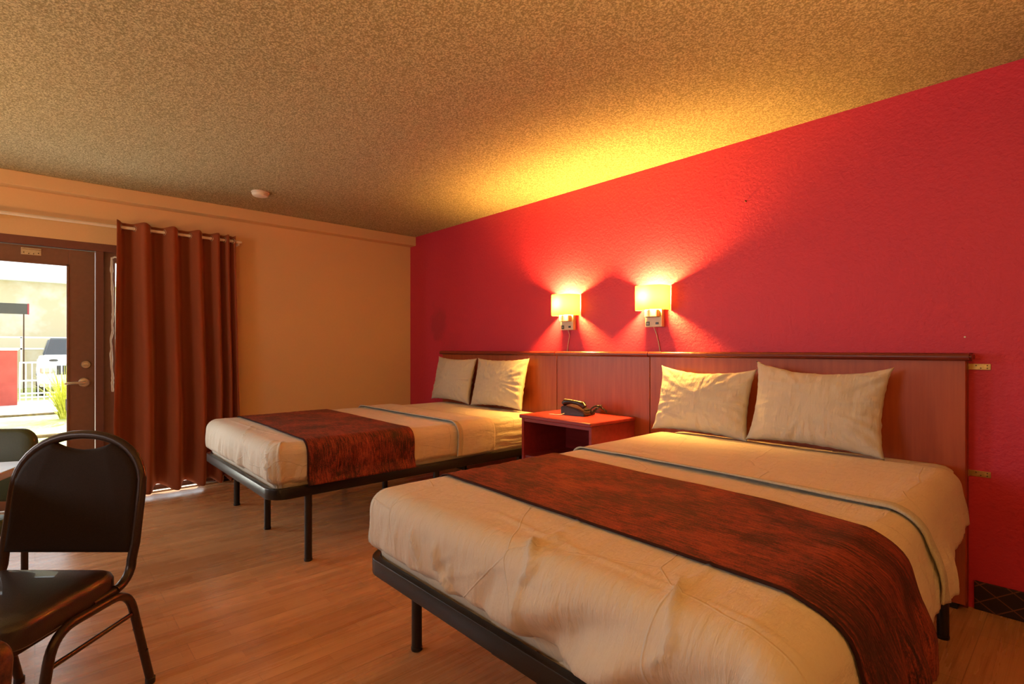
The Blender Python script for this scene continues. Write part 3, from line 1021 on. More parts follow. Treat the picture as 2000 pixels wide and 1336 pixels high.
def drape(name, mat, x0, x1, y0, y1, zt, r, Ll, Lr, Lf, disp, step=0.012, open_foot=False, y_skew=None, mats=None, band=None, lenf=None, thick=0.003):
    """cloth over the mattress box. cloth coords: (x,y) flat; beyond the rounded edge it hangs.
    Ll, Lr, Lf hanging arc lengths left, right, foot. open_foot: no foot skirt (edge is cut at y0)."""
    b = nb()
    uv = b.loops.layers.uv.new('UVMap')
    xa, xb = x0 + r, x1 - r
    ya = y0 if open_foot else y0 + r
    cache = {}

    def place(qx, qy, dx, dy, d, tag_):
        # length scaling
        L = tag_
        ang = d / r
        if ang < PI / 2:
            out, dn = r * math.sin(ang), r * (1 - math.cos(ang))
            nx, nzz = math.sin(ang), math.cos(ang)
        else:
            out, dn = r, r + (d - r * PI / 2)
            nx, nzz = 1.0, 0.0
        cx_, cy_ = qx + dx * d, qy + dy * d
        yy = qy
        if y_skew:
            yy = qy + y_skew(qx + dx * d, qy)
        o_, dz = disp(cx_, cy_, dx, dy, dn, qx, yy)
        pos = Vector((qx + dx * (out + o_ * nx), yy + dy * (out + o_ * nx), zt - dn + o_ * nzz + dz))
        return pos, (cx_, cy_)

    def V(qx, qy, dx, dy, d, L=0):
        k = (round(qx + dx * d, 5), round(qy + dy * d, 5))
        if k in cache: return cache[k]
        pos, u = place(qx, qy, dx, dy, d, L)
        v_ = b.verts.new(pos)
        cache[k] = v_
        uvmap[v_] = u
        return v_
    uvmap = {}
    nx_ = max(2, int((xb - xa) / step))
    ny_ = max(2, int((y1 - ya) / step))
    xs = [xa + (xb - xa) * i / nx_ for i in range(nx_ + 1)]
    ys = [ya + (y1 - ya) * i / ny_ for i in range(ny_ + 1)]

    def rows(L): return [L * i / max(1, int(L / step)) for i in range(int(L / step) + 1)] if L > 0 else [0]
    # top
    for i in range(nx_):
        for j in range(ny_):
            b.faces.new((V(xs[i], ys[j], 0, 0, 0), V(xs[i + 1], ys[j], 0, 0, 0), V(xs[i + 1], ys[j + 1], 0, 0, 0), V(xs[i], ys[j + 1], 0, 0, 0)))
    for L, X, sg_ in ((Ll, xa, -1), (Lr, xb, 1)):
        rr = rows(L)
        for j in range(ny_):
            for k in range(len(rr) - 1):
                s0 = lenf(sg_, ys[j]) if lenf else 1
                s1 = lenf(sg_, ys[j + 1]) if lenf else 1
                q = (V(X, ys[j], sg_, 0, rr[k] * s0), V(X, ys[j], sg_, 0, rr[k + 1] * s0), V(X, ys[j + 1], sg_, 0, rr[k + 1] * s1), V(X, ys[j + 1], sg_, 0, rr[k] * s1))
                b.faces.new(q if sg_ > 0 else tuple(reversed(q)))
    if not open_foot:
        rr = rows(Lf)
        for i in range(nx_):
            for k in range(len(rr) - 1):
                b.faces.new((V(xs[i], ya, 0, -1, rr[k + 1]), V(xs[i + 1], ya, 0, -1, rr[k + 1]), V(xs[i + 1], ya, 0, -1, rr[k]), V(xs[i], ya, 0, -1, rr[k])))
        m_ = 14
        for X, sg_ in ((xa, -1), (xb, 1)):
            for q in range(m_):
                a0, a1 = PI / 2 * q / m_, PI / 2 * (q + 1) / m_
                d0 = (sg_ * math.sin(a0), -math.cos(a0))
                d1 = (sg_ * math.sin(a1), -math.cos(a1))
                for k in range(len(rr) - 1):
                    vs = [V(X, ya, *d0, rr[k]), V(X, ya, *d0, rr[k + 1]), V(X, ya, *d1, rr[k + 1]), V(X, ya, *d1, rr[k])]
                    if k == 0:
                        vs = vs[1:] if vs[0] is vs[3] else vs
                    vs2 = []
                    for v_ in vs:
                        if v_ not in vs2: vs2.append(v_)
                    if len(vs2) > 2:
                        try:
                            b.faces.new(vs2 if sg_ > 0 else list(reversed(vs2)))
                        except ValueError:
                            pass
    for f in b.faces:
        for l_ in f.loops:
            l_[uv].uv = uvmap[l_.vert]
        if band:
            cy_ = sum(uvmap[v_][1] for v_ in f.verts) / len(f.verts)
            if band(cy_): f.material_index = 1
    bmesh.ops.recalc_face_normals(b, faces=b.faces)
    o = link(name, b, mats or mat, None, 'all', keep=True)
    md_ = o.modifiers.new('t', 'SOLIDIFY'); md_.thickness = thick; md_.offset = -1
    return o


def creases(segs, x, y):
    s = 0.0
    for (ax, ay, bx_, by_, w_, h_) in segs:
        if abs(x - ax) > 1.2 and abs(x - bx_) > 1.2: continue
        dd, t_ = seg_dist(x, y, ax, ay, bx_, by_)
        if dd < w_ * 3:
            s += h_ * gauss(dd, w_) * (0.35 + 0.65 * math.sin(PI * min(1, max(0, t_ * 0.9 + 0.05))))
    return s


def make_bed(x0, x1, y0, y1, seed, near, lab):
    """x0..y1 outer faces of the metal frame"""
    bed_frame(x0, x1, y0, y1, lab['frame'])
    mx0, mx1, my0, my1 = x0 + 0.012, x1 - 0.012, y0 + 0.016, y1 - 0.004
    zt = 0.664
    mattress(x0 + 0.034, x1 - 0.034, y0 + 0.036, my1, ZR0 + 0.023, zt, lab['mattress'], True)
    tuck = 0.236     # hanging length down to inside the rail
    cre = lab['creases']

    def sheet_disp(cx_, cy_, dx, dy, dn, qx, qy):
        o_ = 0.0025 * nz(cx_ * 3.1, cy_ * 3.1, seed) + 0.0012 * nz(cx_ * 9, cy_ * 9, seed + 5)
        dz = 0.0
        if dn > 0:
            t_ = min(1, dn / 0.22)
            s_ = cx_ * abs(dy) + cy_ * abs(dx)
            side = sstep(0.25, 0.97, dx); wf = sstep(0.25, 0.97, -dy)
            f = noise.noise(Vector((s_ * 9, dn * 2.2, seed + 2)))
            f2 = noise.noise(Vector((s_ * 24 + dn * 9, dn * 3, seed + 8)))
            am = sstep(0.02, 0.16, dn)
            f3 = noise.noise(Vector((s_ * 52 + dn * 14, dn * 5, seed + 17)))
            o_ += (0.011 * f + 0.008 * f2 + 0.003 * f3 * sstep(0.08, 0.2, dn)) * am
            o_ += 0.010 * math.sin(PI * min(1, t_)) 
            if near and dy < -0.1:
                # slack swags towards the right of the foot end
                k = sstep(-1.25, -0.75, cx_)
                o_ += wf * k * am * (0.034 * math.sin(cx_ * 22 + dn * 26 + 2.4 * nz(cx_ * 2.2, dn * 3, 4)) + 0.016)
            tk = sstep(0.185, 0.230, dn)
            if near and side > 0:
                o_ += side * ( 0.045 * sstep(0.03, 0.24, dn) + 0.055 * sstep(2.5, 1.15, cy_) * sstep(0.0, 0.07, dn))
            w_ = (1 - side) if near else 1.0
            o_ -= w_ * (0.034 * tk + 0.6 * max(0.0, o_) * tk)
        else:
            # nothing pulls the top: long soft wrinkles
            o_ += 0.0015 * nz(cx_ * 1.2, cy_ * 16, seed + 11)
        o_ += creases(cre, cx_, cy_)
        return o_ + 0.005, dz
    FOLD = lab['fold']
    sh = drape('top_sheet', 'sheet', mx0, mx1, my0, FOLD + 0.30, zt, 0.060, 0.298, 0.298, 0.298, sheet_disp, step=0.0105)
    tag(sh, lab['sheet'], 'bed sheet', 'top sheets on the beds')

    # turned-back part of the sheet with its grey-green hem
    fe = lab['flap_end']

    def flap_disp(cx_, cy_, dx, dy, dn, qx, qy):
        o_, dz = sheet_disp(cx_, cy_, dx, dy, dn, qx, qy)
        o_ = max(o_, 0.004) + 0.012
        e = qy - FOLD
        o_ += 0.010 * math.exp(-(e / 0.03) ** 2) if e < 0.03 else 0.0
        if near and dx > 0.7:
            o_ += 0.022 * math.sin((cy_ - FOLD) * 9.0) * sstep(0.05, 0.25, dn)
            o_ -= 0.03 * sstep(2.6, 2.85, cy_) * sstep(0.03, 0.2, dn)
        o_ -= 0.006 * sstep(fe - 0.06, fe, cy_)
        return o_, dz
    sk = lab['fold_skew']
    fl = drape('sheet_fold', 'sheet', mx0, mx1, FOLD, fe, zt, 0.062, 0.26, 0.262 if near else 0.25, 0, flap_disp, step=0.0115, open_foot=True,
               mats=['sheet', 'trim'], band=lambda cy_: cy_ < FOLD + 0.042,
               y_skew=lambda x, y: sk(x) * max(0.0, 1 - (y - FOLD) / 0.5),
               lenf=(lambda sg_, y: 1.0 + (0.10 * math.sin((y - FOLD) * 5.5 + 0.6) if sg_ > 0 and near else 0)), thick=0.006)
    tag(fl, lab['flap'], 'bed sheet', 'turned-back sheets')

    # runner
    R0, R1 = lab['runner']
    rsk = lab['runner_skew']

    def run_disp(cx_, cy_, dx, dy, dn, qx, qy):
        o_, dz = sheet_disp(cx_, cy_ + rsk(cx_, cy_), dx, dy, dn, qx, qy)
        o_ = max(o_, 0.004) + 0.010
        o_ += 0.0018 * nz(cx_ * 2.0, cy_ * 30, seed + 21) + 0.0015 * nz(cx_ * 5.0, cy_ * 60, seed + 31)
        if dn > 0:
            am = sstep(0.03, 0.2, dn)
            o_ += am * (0.006 * nz(cx_ * 3, cy_ * 34, seed + 40) + 0.005 * abs(nz(dn * 4, cy_ * 18, seed + 44)))
            if near and dx > 0.7: o_ += am * (0.016 * math.sin(cy_ * 30 + 2 * nz(cy_ * 4, 3)) + 0.02)
            elif not near: o_ += 0.034 * sstep(0.16, 0.235, dn)
        return o_, dz
    rn = drape('bed_runner', 'runner', mx0, mx1, R0, R1, zt, 0.064, 0.26, 0.30 if near else 0.266, 0, run_disp, step=0.010, open_foot=True,
               mats=['runner', 'runner_edge'], band=lambda cy_: cy_ < R0 + 0.006 or cy_ > R1 - 0.005, y_skew=rsk, thick=0.005)
    tag(rn, lab['runner_label'], 'bed runner', 'rust bed runners')


def pillow(x, y, z, W, Hh, T, tilt, roll, yaw, seed, label, sag=0.0, seams=()):
    b = nb()
    uv = b.loops.layers.uv.new('UVMap')
    NU, NV = 70, 52
    uvm = {}
    front, back = {}, {}
    for side in (1, -1):
        G = []
        for j in range(NV + 1):
            row = []
            for i in range(NU + 1):
                u = -1 + 2 * i / NU
                v_ = -1 + 2 * j / NV
                edge = i in (0, NU) or j in (0, NV)
                if edge and side == -1:
                    row.append(front[(i, j)]); continue
                cu_, cv_ = abs(u), abs(v_)
                px = W / 2 * u * (1 - 0.075 * (1 - v_ * v_) * cu_ ** 2) * (1 + 0.02 * cv_ ** 8)
                pz = Hh / 2 * v_ * (1 - 0.09 * (1 - u * u) * cv_ ** 2) * (1 + 0.02 * cu_ ** 8)
                if v_ > 0: pz -= sag * (1 - u * u) * v_ ** 2 * (1 + 0.4 * nz(u * 2, 1, seed))
                prof = max(0.0, (1 - cu_ ** 2.6)) ** 0.55 * max(0.0, (1 - cv_ ** 2.6)) ** 0.55
                th = T / 2 * prof * (1 - 0.12 * v_) + 0.003
                wr = 0.0
                if not edge:
                    d_ = min(1 - cu_, 1 - cv_)
                    # radiating corner and edge puckers
                    ang = math.atan2(v_, u)
                    puck = nz(ang * 7.5 + seed, 4, side) * math.exp(-((1 - max(cu_, cv_)) / 0.34)) * 0.016
                    wr = (0.008 * nz(u * 2.3 + seed, v_ * 2.3, side * 3) + 0.004 * nz(u * 6, v_ * 7, seed) + puck) * min(1, d_ * 9)
                    for (s0, s1, sh_) in seams:
                        wr += 0.0035 * gauss(u - (s0 + (s1 - s0) * (v_ + 1) / 2), 0.018) * min(1, d_ * 8)
                    wr -= 0.010 * gauss(v_ + 0.62 + 0.2 * u, 0.06) * sstep(0.2, -0.7, u) if seed % 2 == 0 else 0
                co = Vector((px, -side * (th + wr), pz))
                if edge:
                    co.y += 0.006 * nz(u * 5, v_ * 5, seed)
                    co.x += 0.004 * nz(v_ * 9, seed, 2); co.z += 0.004 * nz(u * 9, seed, 5)
                vv = b.verts.new(co)
                uvm[vv] = (px + seed, pz + (1.3 if side < 0 else 0))
                if side == 1: front[(i, j)] = vv
                row.append(vv)
            G.append(row)
        for j in range(NV):
            for i in range(NU):
                q = (G[j][i], G[j][i + 1], G[j + 1][i + 1], G[j + 1][i])
                try: b.faces.new(q if side > 0 else tuple(reversed(q)))
                except ValueError: pass
    for f in b.faces:
        for l_ in f.loops: l_[uv].uv = uvm[l_.vert]
    R = Matrix.Rotation(yaw, 4, 'Z') @ Matrix.Rotation(-tilt, 4, 'X') @ Matrix.Rotation(roll, 4, 'Y')
    for v_ in b.verts:
        v_.co = R @ v_.co
    o = link('pillow', b, 'case', None, 'all')
    zmin = min(v_.co.z for v_ in o.data.vertices)
    o.location = (x, y, z - zmin)
    tag(o, label, 'pillow', 'white pillows against the headboard')
    return o


def P(px, py, axis, val):
    """pixel of the photograph -> point on a plane of the room"""
    r_ = (px - 1000) / 1025.0
    v_ = Vector((A_ * r_ - B_, B_ * r_ + A_, -(py - 682) / 1025.0))
    i = 'XYZ'.index(axis)
    d = (val - (H if i == 2 else 0)) / v_[i]
    return v_ * d + Vector((0, 0, H))


# creases of the near bed's foot, read off the photograph as lines on the foot face / top and turned into cloth coordinates
def face_crease(pts, w_, h_, y_f=0.90, zt=0.664, r=0.06):
    out = []
    cs = []
    for (px, py) in pts:
        q = P(px, py, 'Y', y_f)
        if q.z > zt - 0.03:
            q = P(px, py, 'Z', zt)
            cs.append((q.x, q.y))
        else:
            d = r * PI / 2 + max(0, (zt - q.z) - r)
            cs.append((q.x, y_f + 0.016 + r - d))
    for a_, c_ in zip(cs, cs[1:]):
        out.append((a_[0], a_[1], c_[0], c_[1], w_ * 0.85, h_ * 1.5))
    return out


NC = []
for pts, w_, h_ in (
        ([(778, 1003), (772, 1090)], 0.006, 0.006), ([(805, 1040), (822, 1118)], 0.008, 0.010), ([(828, 1020), (855, 1110), (880, 1165)], 0.012, 0.016),
        ([(858, 1035), (853, 1100)], 0.005, 0.006), ([(880, 1110), (876, 1160), (885, 1172)], 0.007, 0.010),
        ([(793, 1118), (818, 1112), (860, 1132), (920, 1122), (978, 1100)], 0.004, 0.005),
        ([(1040, 1058), (1037, 1090), (1022, 1140), (1022, 1190), (1020, 1255)], 0.008, 0.014),
        ([(1040, 1058), (1085, 1047), (1140, 1095), (1045, 1086)], 0.004, 0.004), ([(1085, 1047), (1130, 1022)], 0.004, 0.004),
        ([(1085, 1047), (1088, 1064), (1045, 1086), (1040, 1058)], 0.004, 0.004),
        ([(1038, 1120), (1140, 1128)], 0.004, 0.005), ([(1330, 1135), (1305, 1210), (1308, 1265)], 0.007, 0.011),
        ([(1320, 1160), (1400, 1100)], 0.004, 0.004), ([(1300, 1220), (1285, 1290)], 0.006, 0.009),
        ([(960, 1000), (1100, 1068), (1330, 1160), (1600, 1280)], 0.010, 0.003),
        ([(1575, 1265), (1600, 1215)], 0.006, 0.004)):
    NC += face_crease(pts, w_, h_)
FC = []
for pts, w_, h_ in (([(510, 880), (515, 900), (540, 950)], 0.008, 0.010), ([(535, 862), (533, 930)], 0.007, 0.008), ([(552, 865), (560, 945)], 0.008, 0.009),
                    ([(430, 815), (500, 840), (560, 855)], 0.005, 0.003), ([(575, 870), (590, 945)], 0.006, 0.006), ([(497, 830), (497, 915)], 0.004, 0.004)):
    FC += face_crease(pts, w_, h_, y_f=0.915)

make_bed(-4.365, -2.895, 0.915, 3.055, 3.0, False, dict(
    frame='black metal platform bed frame of the far bed beside the curtain', mattress='mattress of the far bed in a fitted cream sheet',
    sheet='cream top sheet tucked over the foot of the far bed', flap='turned-back end of the far bed\'s sheet with a grey-green hem',
    runner_label='rust-red textured runner lying across the far bed', creases=FC, fold=2.12, flap_end=2.46,
    fold_skew=lambda x: 0.015 * nz(x * 3, 1), runner=(1.12, 1.80), runner_skew=lambda x, y: -0.02 * (x + 3.6) + 0.008 * nz(x * 2, 5)))
make_bed(-1.805, -0.362, 0.895, 3.055, 11.0, True, dict(
    frame='black metal platform bed frame of the close bed', mattress='mattress of the close bed in a fitted cream sheet',
    sheet='wrinkled cream top sheet tucked over the foot of the close bed', flap='turned-back end of the close bed\'s sheet hanging loose at the side',
    runner_label='rust-red textured runner lying across the close bed', creases=NC, fold=2.03, flap_end=2.86,
    fold_skew=lambda x: -0.045 * (x + 1.1) + 0.012 * nz(x * 2.6, 1), runner=(1.19, 1.83), runner_skew=lambda x, y: -0.05 * (x + 1.1) - 0.15 * max(0.0, x + 1.0) ** 2 * (y - 1.19) / 0.64 + 0.008 * nz(x * 2, 5)))

ZP = 0.672
pillow(-4.11, 2.975, ZP, 0.61, 0.425, 0.13, 0.20, 0.02, 0.0, 1, 'white pillow on the far bed, nearest the corner of the room')
pillow(-3.43, 2.965, ZP, 0.65, 0.43, 0.14, 0.22, -0.01, 0.02, 3, 'white pillow on the far bed, nearest the nightstand')
pillow(-1.55, 2.93, ZP, 0.60, 0.405, 0.14, 0.26, 0.01, -0.02, 2, 'white pillow on the close bed, nearest the nightstand', sag=0.02, seams=((-0.05, 0.05, 0),))
pillow(-0.935, 2.92, ZP, 0.62, 0.43, 0.155, 0.26, 0.03, 0.02, 5, 'wide white pillow on the close bed, nearest the headboard\'s right end', sag=0.03, seams=((-0.32, -0.28, 0), (0.22, 0.2, 0)))

# ------------------------------------------------------------------ nightstand
ns = empty('nightstand', (-2.435, 2.835, 0), 'open-fronted red mahogany nightstand between the two beds', 'nightstand')
NW, ND, NHt = 0.31, 0.235, 0.712
b = nb()
box(b, -NW - 0.018, NW + 0.018, -ND - 0.02, ND, NHt - 0.026, NHt, bev=0.006)
link('top', b, 'night', ns)
for sx in (-1, 1):
    link('side_panel', bx(sx * NW - 0.011, sx * NW + 0.011, -ND, ND - 0.001, 0.0, NHt - 0.0265, bev=0.002), 'night', ns)
link('apron', bx(-NW + 0.0115, NW - 0.0115, -ND + 0.004, -ND + 0.022, NHt - 0.050, NHt - 0.0265), 'night', ns)
link('back_panel', bx(-NW + 0.0115, NW - 0.0115, ND - 0.02, ND - 0.006, 0.05, NHt - 0.0265), 'night', ns)
link('shelf', bx(-NW + 0.0115, NW - 0.0115, -ND + 0.012, ND - 0.0205, 0.40, 0.42), 'night', ns)
link('drawer_front', bx(-NW + 0.0135, NW - 0.0135, -ND + 0.002, -ND + 0.02, 0.20, 0.398, bev=0.002), 'night', ns)
link('bottom_panel', bx(-NW + 0.0115, NW - 0.0115, -ND + 0.012, ND - 0.0205, 0.06, 0.08), 'night', ns)

# telephone
ph = empty('telephone', (-2.46, 2.875, NHt + 0.0005), 'dark brown corded desk telephone on the nightstand', 'telephone', rz=math.radians(97))
b = nb()
prism(b, [(-0.10, 0.0), (0.10, 0.0), (0.10, 0.022), (0.03, 0.048), (-0.06, 0.064), (-0.10, 0.06)], -0.075, 0.075, 'Y')
for v_ in b.verts: v_.co = Vector((v_.co.y, -v_.co.x, v_.co.z))
bmesh.ops.bevel(b, geom=b.edges[:], offset=0.006, segments=3, affect='EDGES')
link('body', b, 'phone', ph, True)
link('keypad', bx(-0.012, 0.055, -0.075, 0.0, 0.036, 0.040), 'black', ph)
b = nb()
tube(b, [(-0.045, -0.085, 0.062), (-0.045, -0.07, 0.078), (-0.045, -0.03, 0.088), (-0.045, 0.03, 0.094), (-0.045, 0.075, 0.090), (-0.045, 0.092, 0.074)], [0.020, 0.024, 0.016, 0.016, 0.024, 0.020], 14)
link('handset', b, 'phone', ph, True)
b = nb()
pts = []
for k in range(420):
    u = k / 419
    a_ = u * 2 * PI * 1.55
    c = Vector((-0.01 + 0.030 * math.cos(a_ + 2.6), -0.155 + 0.038 * math.sin(a_ + 2.6), 0.014 + 0.062 * abs(math.sin(a_ * 0.62))))
    if u > 0.9: c += Vector(((u - 0.9) * 0.1, -(u - 0.9) * 0.55, 0.0))
    th_ = k * 0.92
    pts.append(c + Vector((math.cos(th_) * 0.0055 * math.cos(a_), math.cos(th_) * 0.0055 * math.sin(a_), math.sin(th_) * 0.0055)))
tube(b, pts, 0.0022, 5)
link('handset_cord', b, 'black', ph, True)
link('line_cord', tb([(-0.085, 0.06, 0.012), (-0.115, 0.07, 0.004), (-0.135, 0.10, 0.004), (-0.13, 0.16, 0.004)], 0.0025, 8), 'white', ph, True)


# ------------------------------------------------------------------ chairs and tables at the left
RZ = math.atan2(B_, A_)


def LD(lat, dep):
    return (A_ * lat - B_ * dep, B_ * lat + A_ * dep)


def banquet_chair(lat, dep, rz, label):
    x, y = LD(lat, dep)
    s = empty('banquet_chair', (x, y, 0), label, 'chair', rz=rz)
    HWd = 0.222
    # back frame: from beneath the seat, up and round
    def bk(z): return 0.20 + (z - 0.45) * 0.17 if z > 0.45 else 0.20
    path = [Vector((-HWd + 0.02, 0.05, 0.385)), Vector((-HWd + 0.008, 0.13, 0.392))]
    for k in range(8):
        a_ = k / 7 * PI / 2
        path.append(Vector((-HWd + 0.004, 0.13 + 0.07 * math.sin(a_), 0.465 - 0.07 * math.cos(a_))))
    for z in (0.52, 0.58, 0.64, 0.685):
        path.append(Vector((-HWd, bk(z), z)))
    for k in range(1, 20):
        a_ = PI - PI * k / 20
        z = 0.695 + 0.183 * math.sin(a_) ** 0.92
        path.append(Vector((HWd * math.copysign(abs(math.cos(a_)) ** 0.92, math.cos(a_)), bk(z), z)))
    right = [Vector((-p.x, p.y, p.z)) for p in reversed(path[:14])]
    path += right
    b = nb()
    tube(b, path, 0.0155, 14, flat=0.0135)
    for v_ in b.verts: pass
    link('back_frame', b, 'chairmetal', s, True)
    # padded back with hand hole
    out = []
    inn = HWd - 0.004
    zb = 0.488
    out.append((-inn, zb)); 
    for k in range(0, 7): out.append((-inn, zb + 0.035 * (k + 1)))
    def arch(a_): 
        z = 0.694 + 0.177 * math.sin(a_) ** 0.92
        return (inn * math.copysign(abs(math.cos(a_)) ** 0.92, math.cos(a_)), z)
    left = []
    for k in range(1, 90):
        a_ = PI - PI * k / 90
        xx, zz = arch(a_)
        if zz < out[-1][1] and not left and xx < 0: continue
        if abs(xx) < 0.105:
            left.append((xx, zz - 0.046 * (1 - (xx / 0.105) ** 2) ** 0.9))
        else:
            left.append((xx, zz))
    out += left
    for k in range(6, -1, -1): out.append((inn, zb + 0.035 * (k + 1)))
    out.append((inn, zb))
    b = nb()
    nO = len(out)
    layers = []
    for (off, sc_i) in ((0.010, 1.0), (0.004, 1.0), (-0.006, 0.995), (-0.016, 0.955), (-0.021, 0.90)):
        lay = []
        cx_, cz_ = 0.0, 0.66
        for (xx, zz) in out:
            X = cx_ + (xx - cx_) * sc_i
            Z = cz_ + (zz - cz_) * sc_i
            lay.append(b.verts.new((X, bk(Z) + off, Z)))
        layers.append(lay)
    for i in range(len(layers) - 1):
        for k in range(nO):
            b.faces.new((layers[i][k], layers[i][(k + 1) % nO], layers[i + 1][(k + 1) % nO], layers[i + 1][k]))
    f1_ = b.faces.new(layers[0]); f2_ = b.faces.new(layers[-1])
    bmesh.ops.triangulate(b, faces=[f1_, f2_])
    link('backrest', b, 'chairfabric', s, True)
    # seat: waterfall pad
    b = nb()
    prof = []
    for (z, ins) in ((0.378, 0.006), (0.384, 0.0), (0.430, 0.0), (0.444, 0.006), (0.4515, 0.018), (0.4545, 0.04)):
        ring = []
        hw, y0_, y1_ = 0.213 - ins, -0.22 + ins, 0.165 - ins
        rr_ = 0.055 - ins * 0.5
        for cx_, cy_, a0 in ((hw - rr_, y1_ - rr_, 0), (-hw + rr_, y1_ - rr_, PI / 2), (-hw + rr_, y0_ + rr_, PI), (hw - rr_, y0_ + rr_, 3 * PI / 2)):
            for k in range(8):
                a_ = a0 + PI / 2 * k / 7
                ring.append(b.verts.new((cx_ + rr_ * math.cos(a_), cy_ + rr_ * math.sin(a_), z + (0.010 * (0.5 - abs(cy_ + 0.03)) if ins > 0.03 else 0))))
        prof.append(ring)
    for i in range(len(prof) - 1):
        nR = len(prof[0])
        for k in range(nR):
            b.faces.new((prof[i][k], prof[i][(k + 1) % nR], prof[i + 1][(k + 1) % nR], prof[i + 1][k]))
    b.faces.new(prof[0]); b.faces.new(prof[-1])
    link('seat', b, 'vinyl', s, True)
    link('seat_pan', bx(-0.19, 0.19, -0.20, 0.15, 0.360, 0.3775, bev=0.003), 'chairmetal', s)
    # legs: one bent tube each side, and a stretcher
    for sx in (-1, 1):
        pts = rounded_path([(sx * 0.232, 0.272, 0.012), (sx * 0.226, 0.175, 0.372), (sx * 0.222, -0.11, 0.380), (sx * 0.232, -0.20, 0.012)], 0.075, 8)
        lg = link('leg_frame', tb(pts, 0.0135, 14), 'chairmetal', s, True)
        for (tz, ty) in ((0.012, 0.272), (0.012, -0.20)):
            xx = sx * 0.232
            link('foot_cap', lt([(0.015, 0.0), (0.016, 0.004), (0.016, 0.02), (0.0138, 0.022)], 14, 'Z', (xx, ty, 0.0)), 'black', lg, True)
        for u in (0.42, 0.66):
            yy = 0.175 + (0.272 - 0.175) * u; zz = 0.372 * (1 - u) + 0.012 * u; xx = sx * (0.226 + 0.006 * u)
            for face in (1, -1):
                link('rivet_hole', lt([(0.006, 0.0), (0.006, 0.0012), (0.004, 0.002)], 12, 'X', (xx + face * 0.0125 if face > 0 else xx - 0.0145, yy, zz)), 'black', lg, True)
        link('side_stretcher', tb([(sx * 0.226, -0.128, 0.292), (sx * 0.228, 0.196, 0.285)], 0.0075, 12), 'chairmetal', s, True)
    link('cross_stretcher', tb([(-0.225, 0.182, 0.34), (0.225, 0.182, 0.34)], 0.0075, 12), 'chairmetal', s, True)
    return s


banquet_chair(-1.512, 1.585, RZ, 'black vinyl banquet chair with a rounded back and hand hole, pulled out on the left')


def rounded_pad(w_, h_, t_, r, n=8):
    """pad in XZ plane, centred in x, base z=0, thickness along y"""
    b = nb()
    lays = []
    for (yy, ins) in ((-t_ / 2, 0.014), (-t_ / 2 + 0.006, 0.003), (-t_ / 4, 0), (t_ / 4, 0), (t_ / 2 - 0.006, 0.003), (t_ / 2, 0.014)):
        ring = []
        for cx_, cz_, a0 in ((w_ / 2 - r, h_ - r, 0), (-w_ / 2 + r, h_ - r, PI / 2), (-w_ / 2 + r * .6, r * .6, PI), (w_ / 2 - r * .6, r * .6, 3 * PI / 2)):
            rr = r if cz_ > h_ / 2 else r * .6
            for k in range(n + 1):
                a_ = a0 + PI / 2 * k / n
                ring.append(b.verts.new((cx_ + (rr - ins) * math.cos(a_), yy, cz_ + (rr - ins) * math.sin(a_) + (0.012 * (1 - (2 * cx_ / w_) ** 2) if cz_ > h_ / 2 else 0))))
        lays.append(ring)
    n_ = len(lays[0])
    for i in range(len(lays) - 1):
        for k in range(n_):
            b.faces.new((lays[i][k], lays[i][(k + 1) % n_], lays[i + 1][(k + 1) % n_], lays[i + 1][k]))
    b.faces.new(lays[0]); b.faces.new(lays[-1])
    return b


def side_chair(lat, dep, rz, ztop, zbot, wid, mat, framemat, label, r=0.05, seat_y=-1):
    x, y = LD(lat, dep)
    s = empty('side_chair', (x, y, 0), label, 'chair', rz=rz)
    b = rounded_pad(wid, ztop - zbot, 0.045, r)
    for v_ in b.verts: v_.co.z += zbot; v_.co.y += 0.10 * (v_.co.z - zbot) * -seat_y
    link('backrest', b, mat, s, True)
    b = nb()
    y0_, y1_ = (-0.44, -0.03) if seat_y < 0 else (0.03, 0.44)
    box(b, -wid / 2, wid / 2, y0_, y1_, 0.385, 0.455, bev=0.025, seg=4)
    link('seat', b, mat, s, True)
    for sx in (-1, 1):
        link('back_post', tb([(sx * (wid / 2 - 0.03), 0.0, 0.35), (sx * (wid / 2 - 0.03), -seat_y * 0.005, zbot + 0.06)], 0.012, 12), framemat, s, True)
        for yy in (0.0, y0_ + 0.05 if seat_y < 0 else y1_ - 0.05):
            link('leg', tb([(sx * (wid / 2 - 0.03), yy, 0.0), (sx * (wid / 2 - 0.03), yy, 0.384)], 0.013, 12), framemat, s, True)
    return s


side_chair(-2.38, 2.34, RZ + 0.10, 0.812, 0.500, 0.44, 'flare_vinyl', 'chairmetal', 'dark padded chair with green flare in its colour, behind the pale table, cut off by the left edge', r=0.07)
side_chair(-0.995, 0.715, RZ, 0.757, 0.43, 0.55, 'burl', 'chairmetal', 'brown mottled chair back cut off in the bottom left corner', r=0.03)

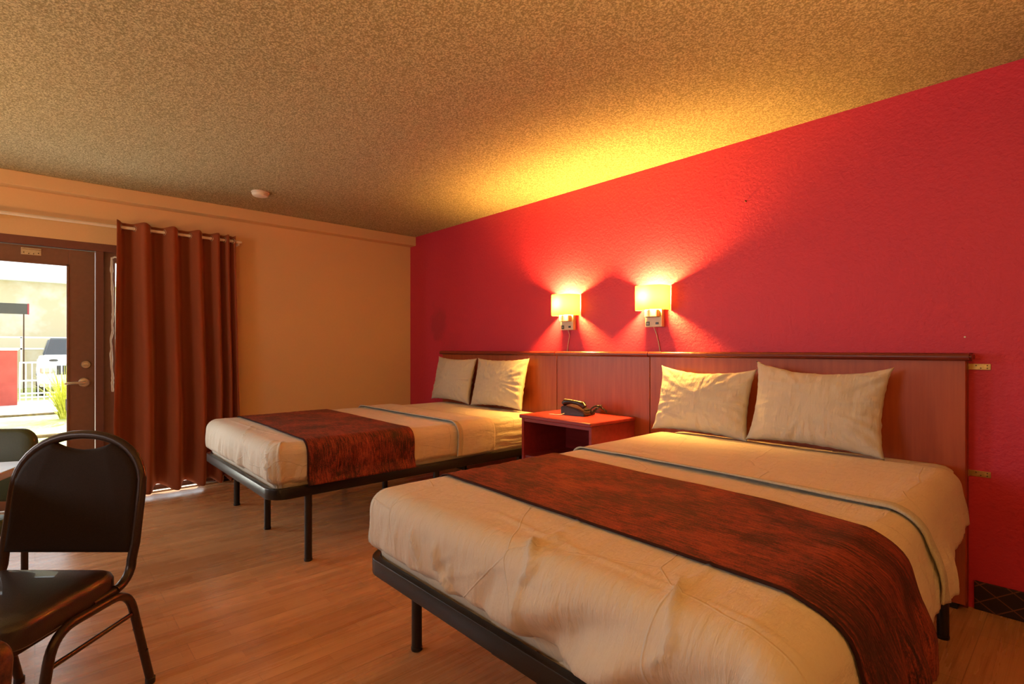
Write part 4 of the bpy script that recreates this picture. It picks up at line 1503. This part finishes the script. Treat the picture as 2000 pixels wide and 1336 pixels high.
# pale table whose corner shows at the left edge
px_, py_ = LD(-1.895, 2.085)
ang = math.atan2(-0.94, 0.35) + RZ      # direction of the near edge
tt = empty('dining_table', (px_, py_, 0), 'table with a pale grey top, its corner showing at the left edge', 'table', rz=ang)
# local +x runs along the near edge, local -y towards the far-left
b = nb()
box(b, 0.0, 0.74, -0.74, 0.0, 0.712, 0.740, bev=0.006)
for v_ in b.verts: pass
link('tabletop', b, 'palelam', tt)
link('pedestal', tb([(0.40, -0.40, 0.03), (0.40, -0.40, 0.711)], 0.035, 18), 'bedmetal', tt, True)
b = nb()
box(b, 0.12, 0.68, -0.43, -0.37, 0.0, 0.03, bev=0.008)
box(b, 0.37, 0.43, -0.68, -0.12, 0.0, 0.03, bev=0.008)
link('base', b, 'bedmetal', tt)

# unseen lamp bodies added around the three warm fill lights
for (lx, ly, lz, lab) in ((0.3, -1.5, 1.25, 'added black uplighter, unseen, behind the camera'), (0.70, 0.95, 1.1, 'added black uplighter, unseen, to the right of the close bed'),
                          (-3.3, -1.5, 1.2, 'added black uplighter, unseen, on the dining side')):
    fl_ = empty('fill_lamp_body', (lx, ly, 0), lab, 'fill lamp')
    link('base', lt([(0.13, 0.0), (0.13, 0.012), (0.03, 0.025), (0.012, 0.03)], 28), 'bedmetal', fl_, True)
    link('pole', tb([(0, 0, 0.028), (0, 0, lz - 0.075)], 0.010, 12), 'bedmetal', fl_, True)
    bb = nb()
    pr = [(0.02, lz - 0.076), (0.12, lz - 0.055), (0.205, lz - 0.012), (0.225, lz + 0.018)]
    rg = [[bb.verts.new((r_ * math.cos(2 * PI * k / 32), r_ * math.sin(2 * PI * k / 32), z_)) for k in range(32)] for r_, z_ in pr]
    for i_ in range(3):
        for k in range(32):
            bb.faces.new((rg[i_][k], rg[i_][(k + 1) % 32], rg[i_ + 1][(k + 1) % 32], rg[i_ + 1][k]))
    bb.faces.new(rg[0])
    bo = link('bowl', bb, 'bedmetal', fl_, True)
    m__ = bo.modifiers.new('t', 'SOLIDIFY'); m__.thickness = 0.003; m__.offset = 1
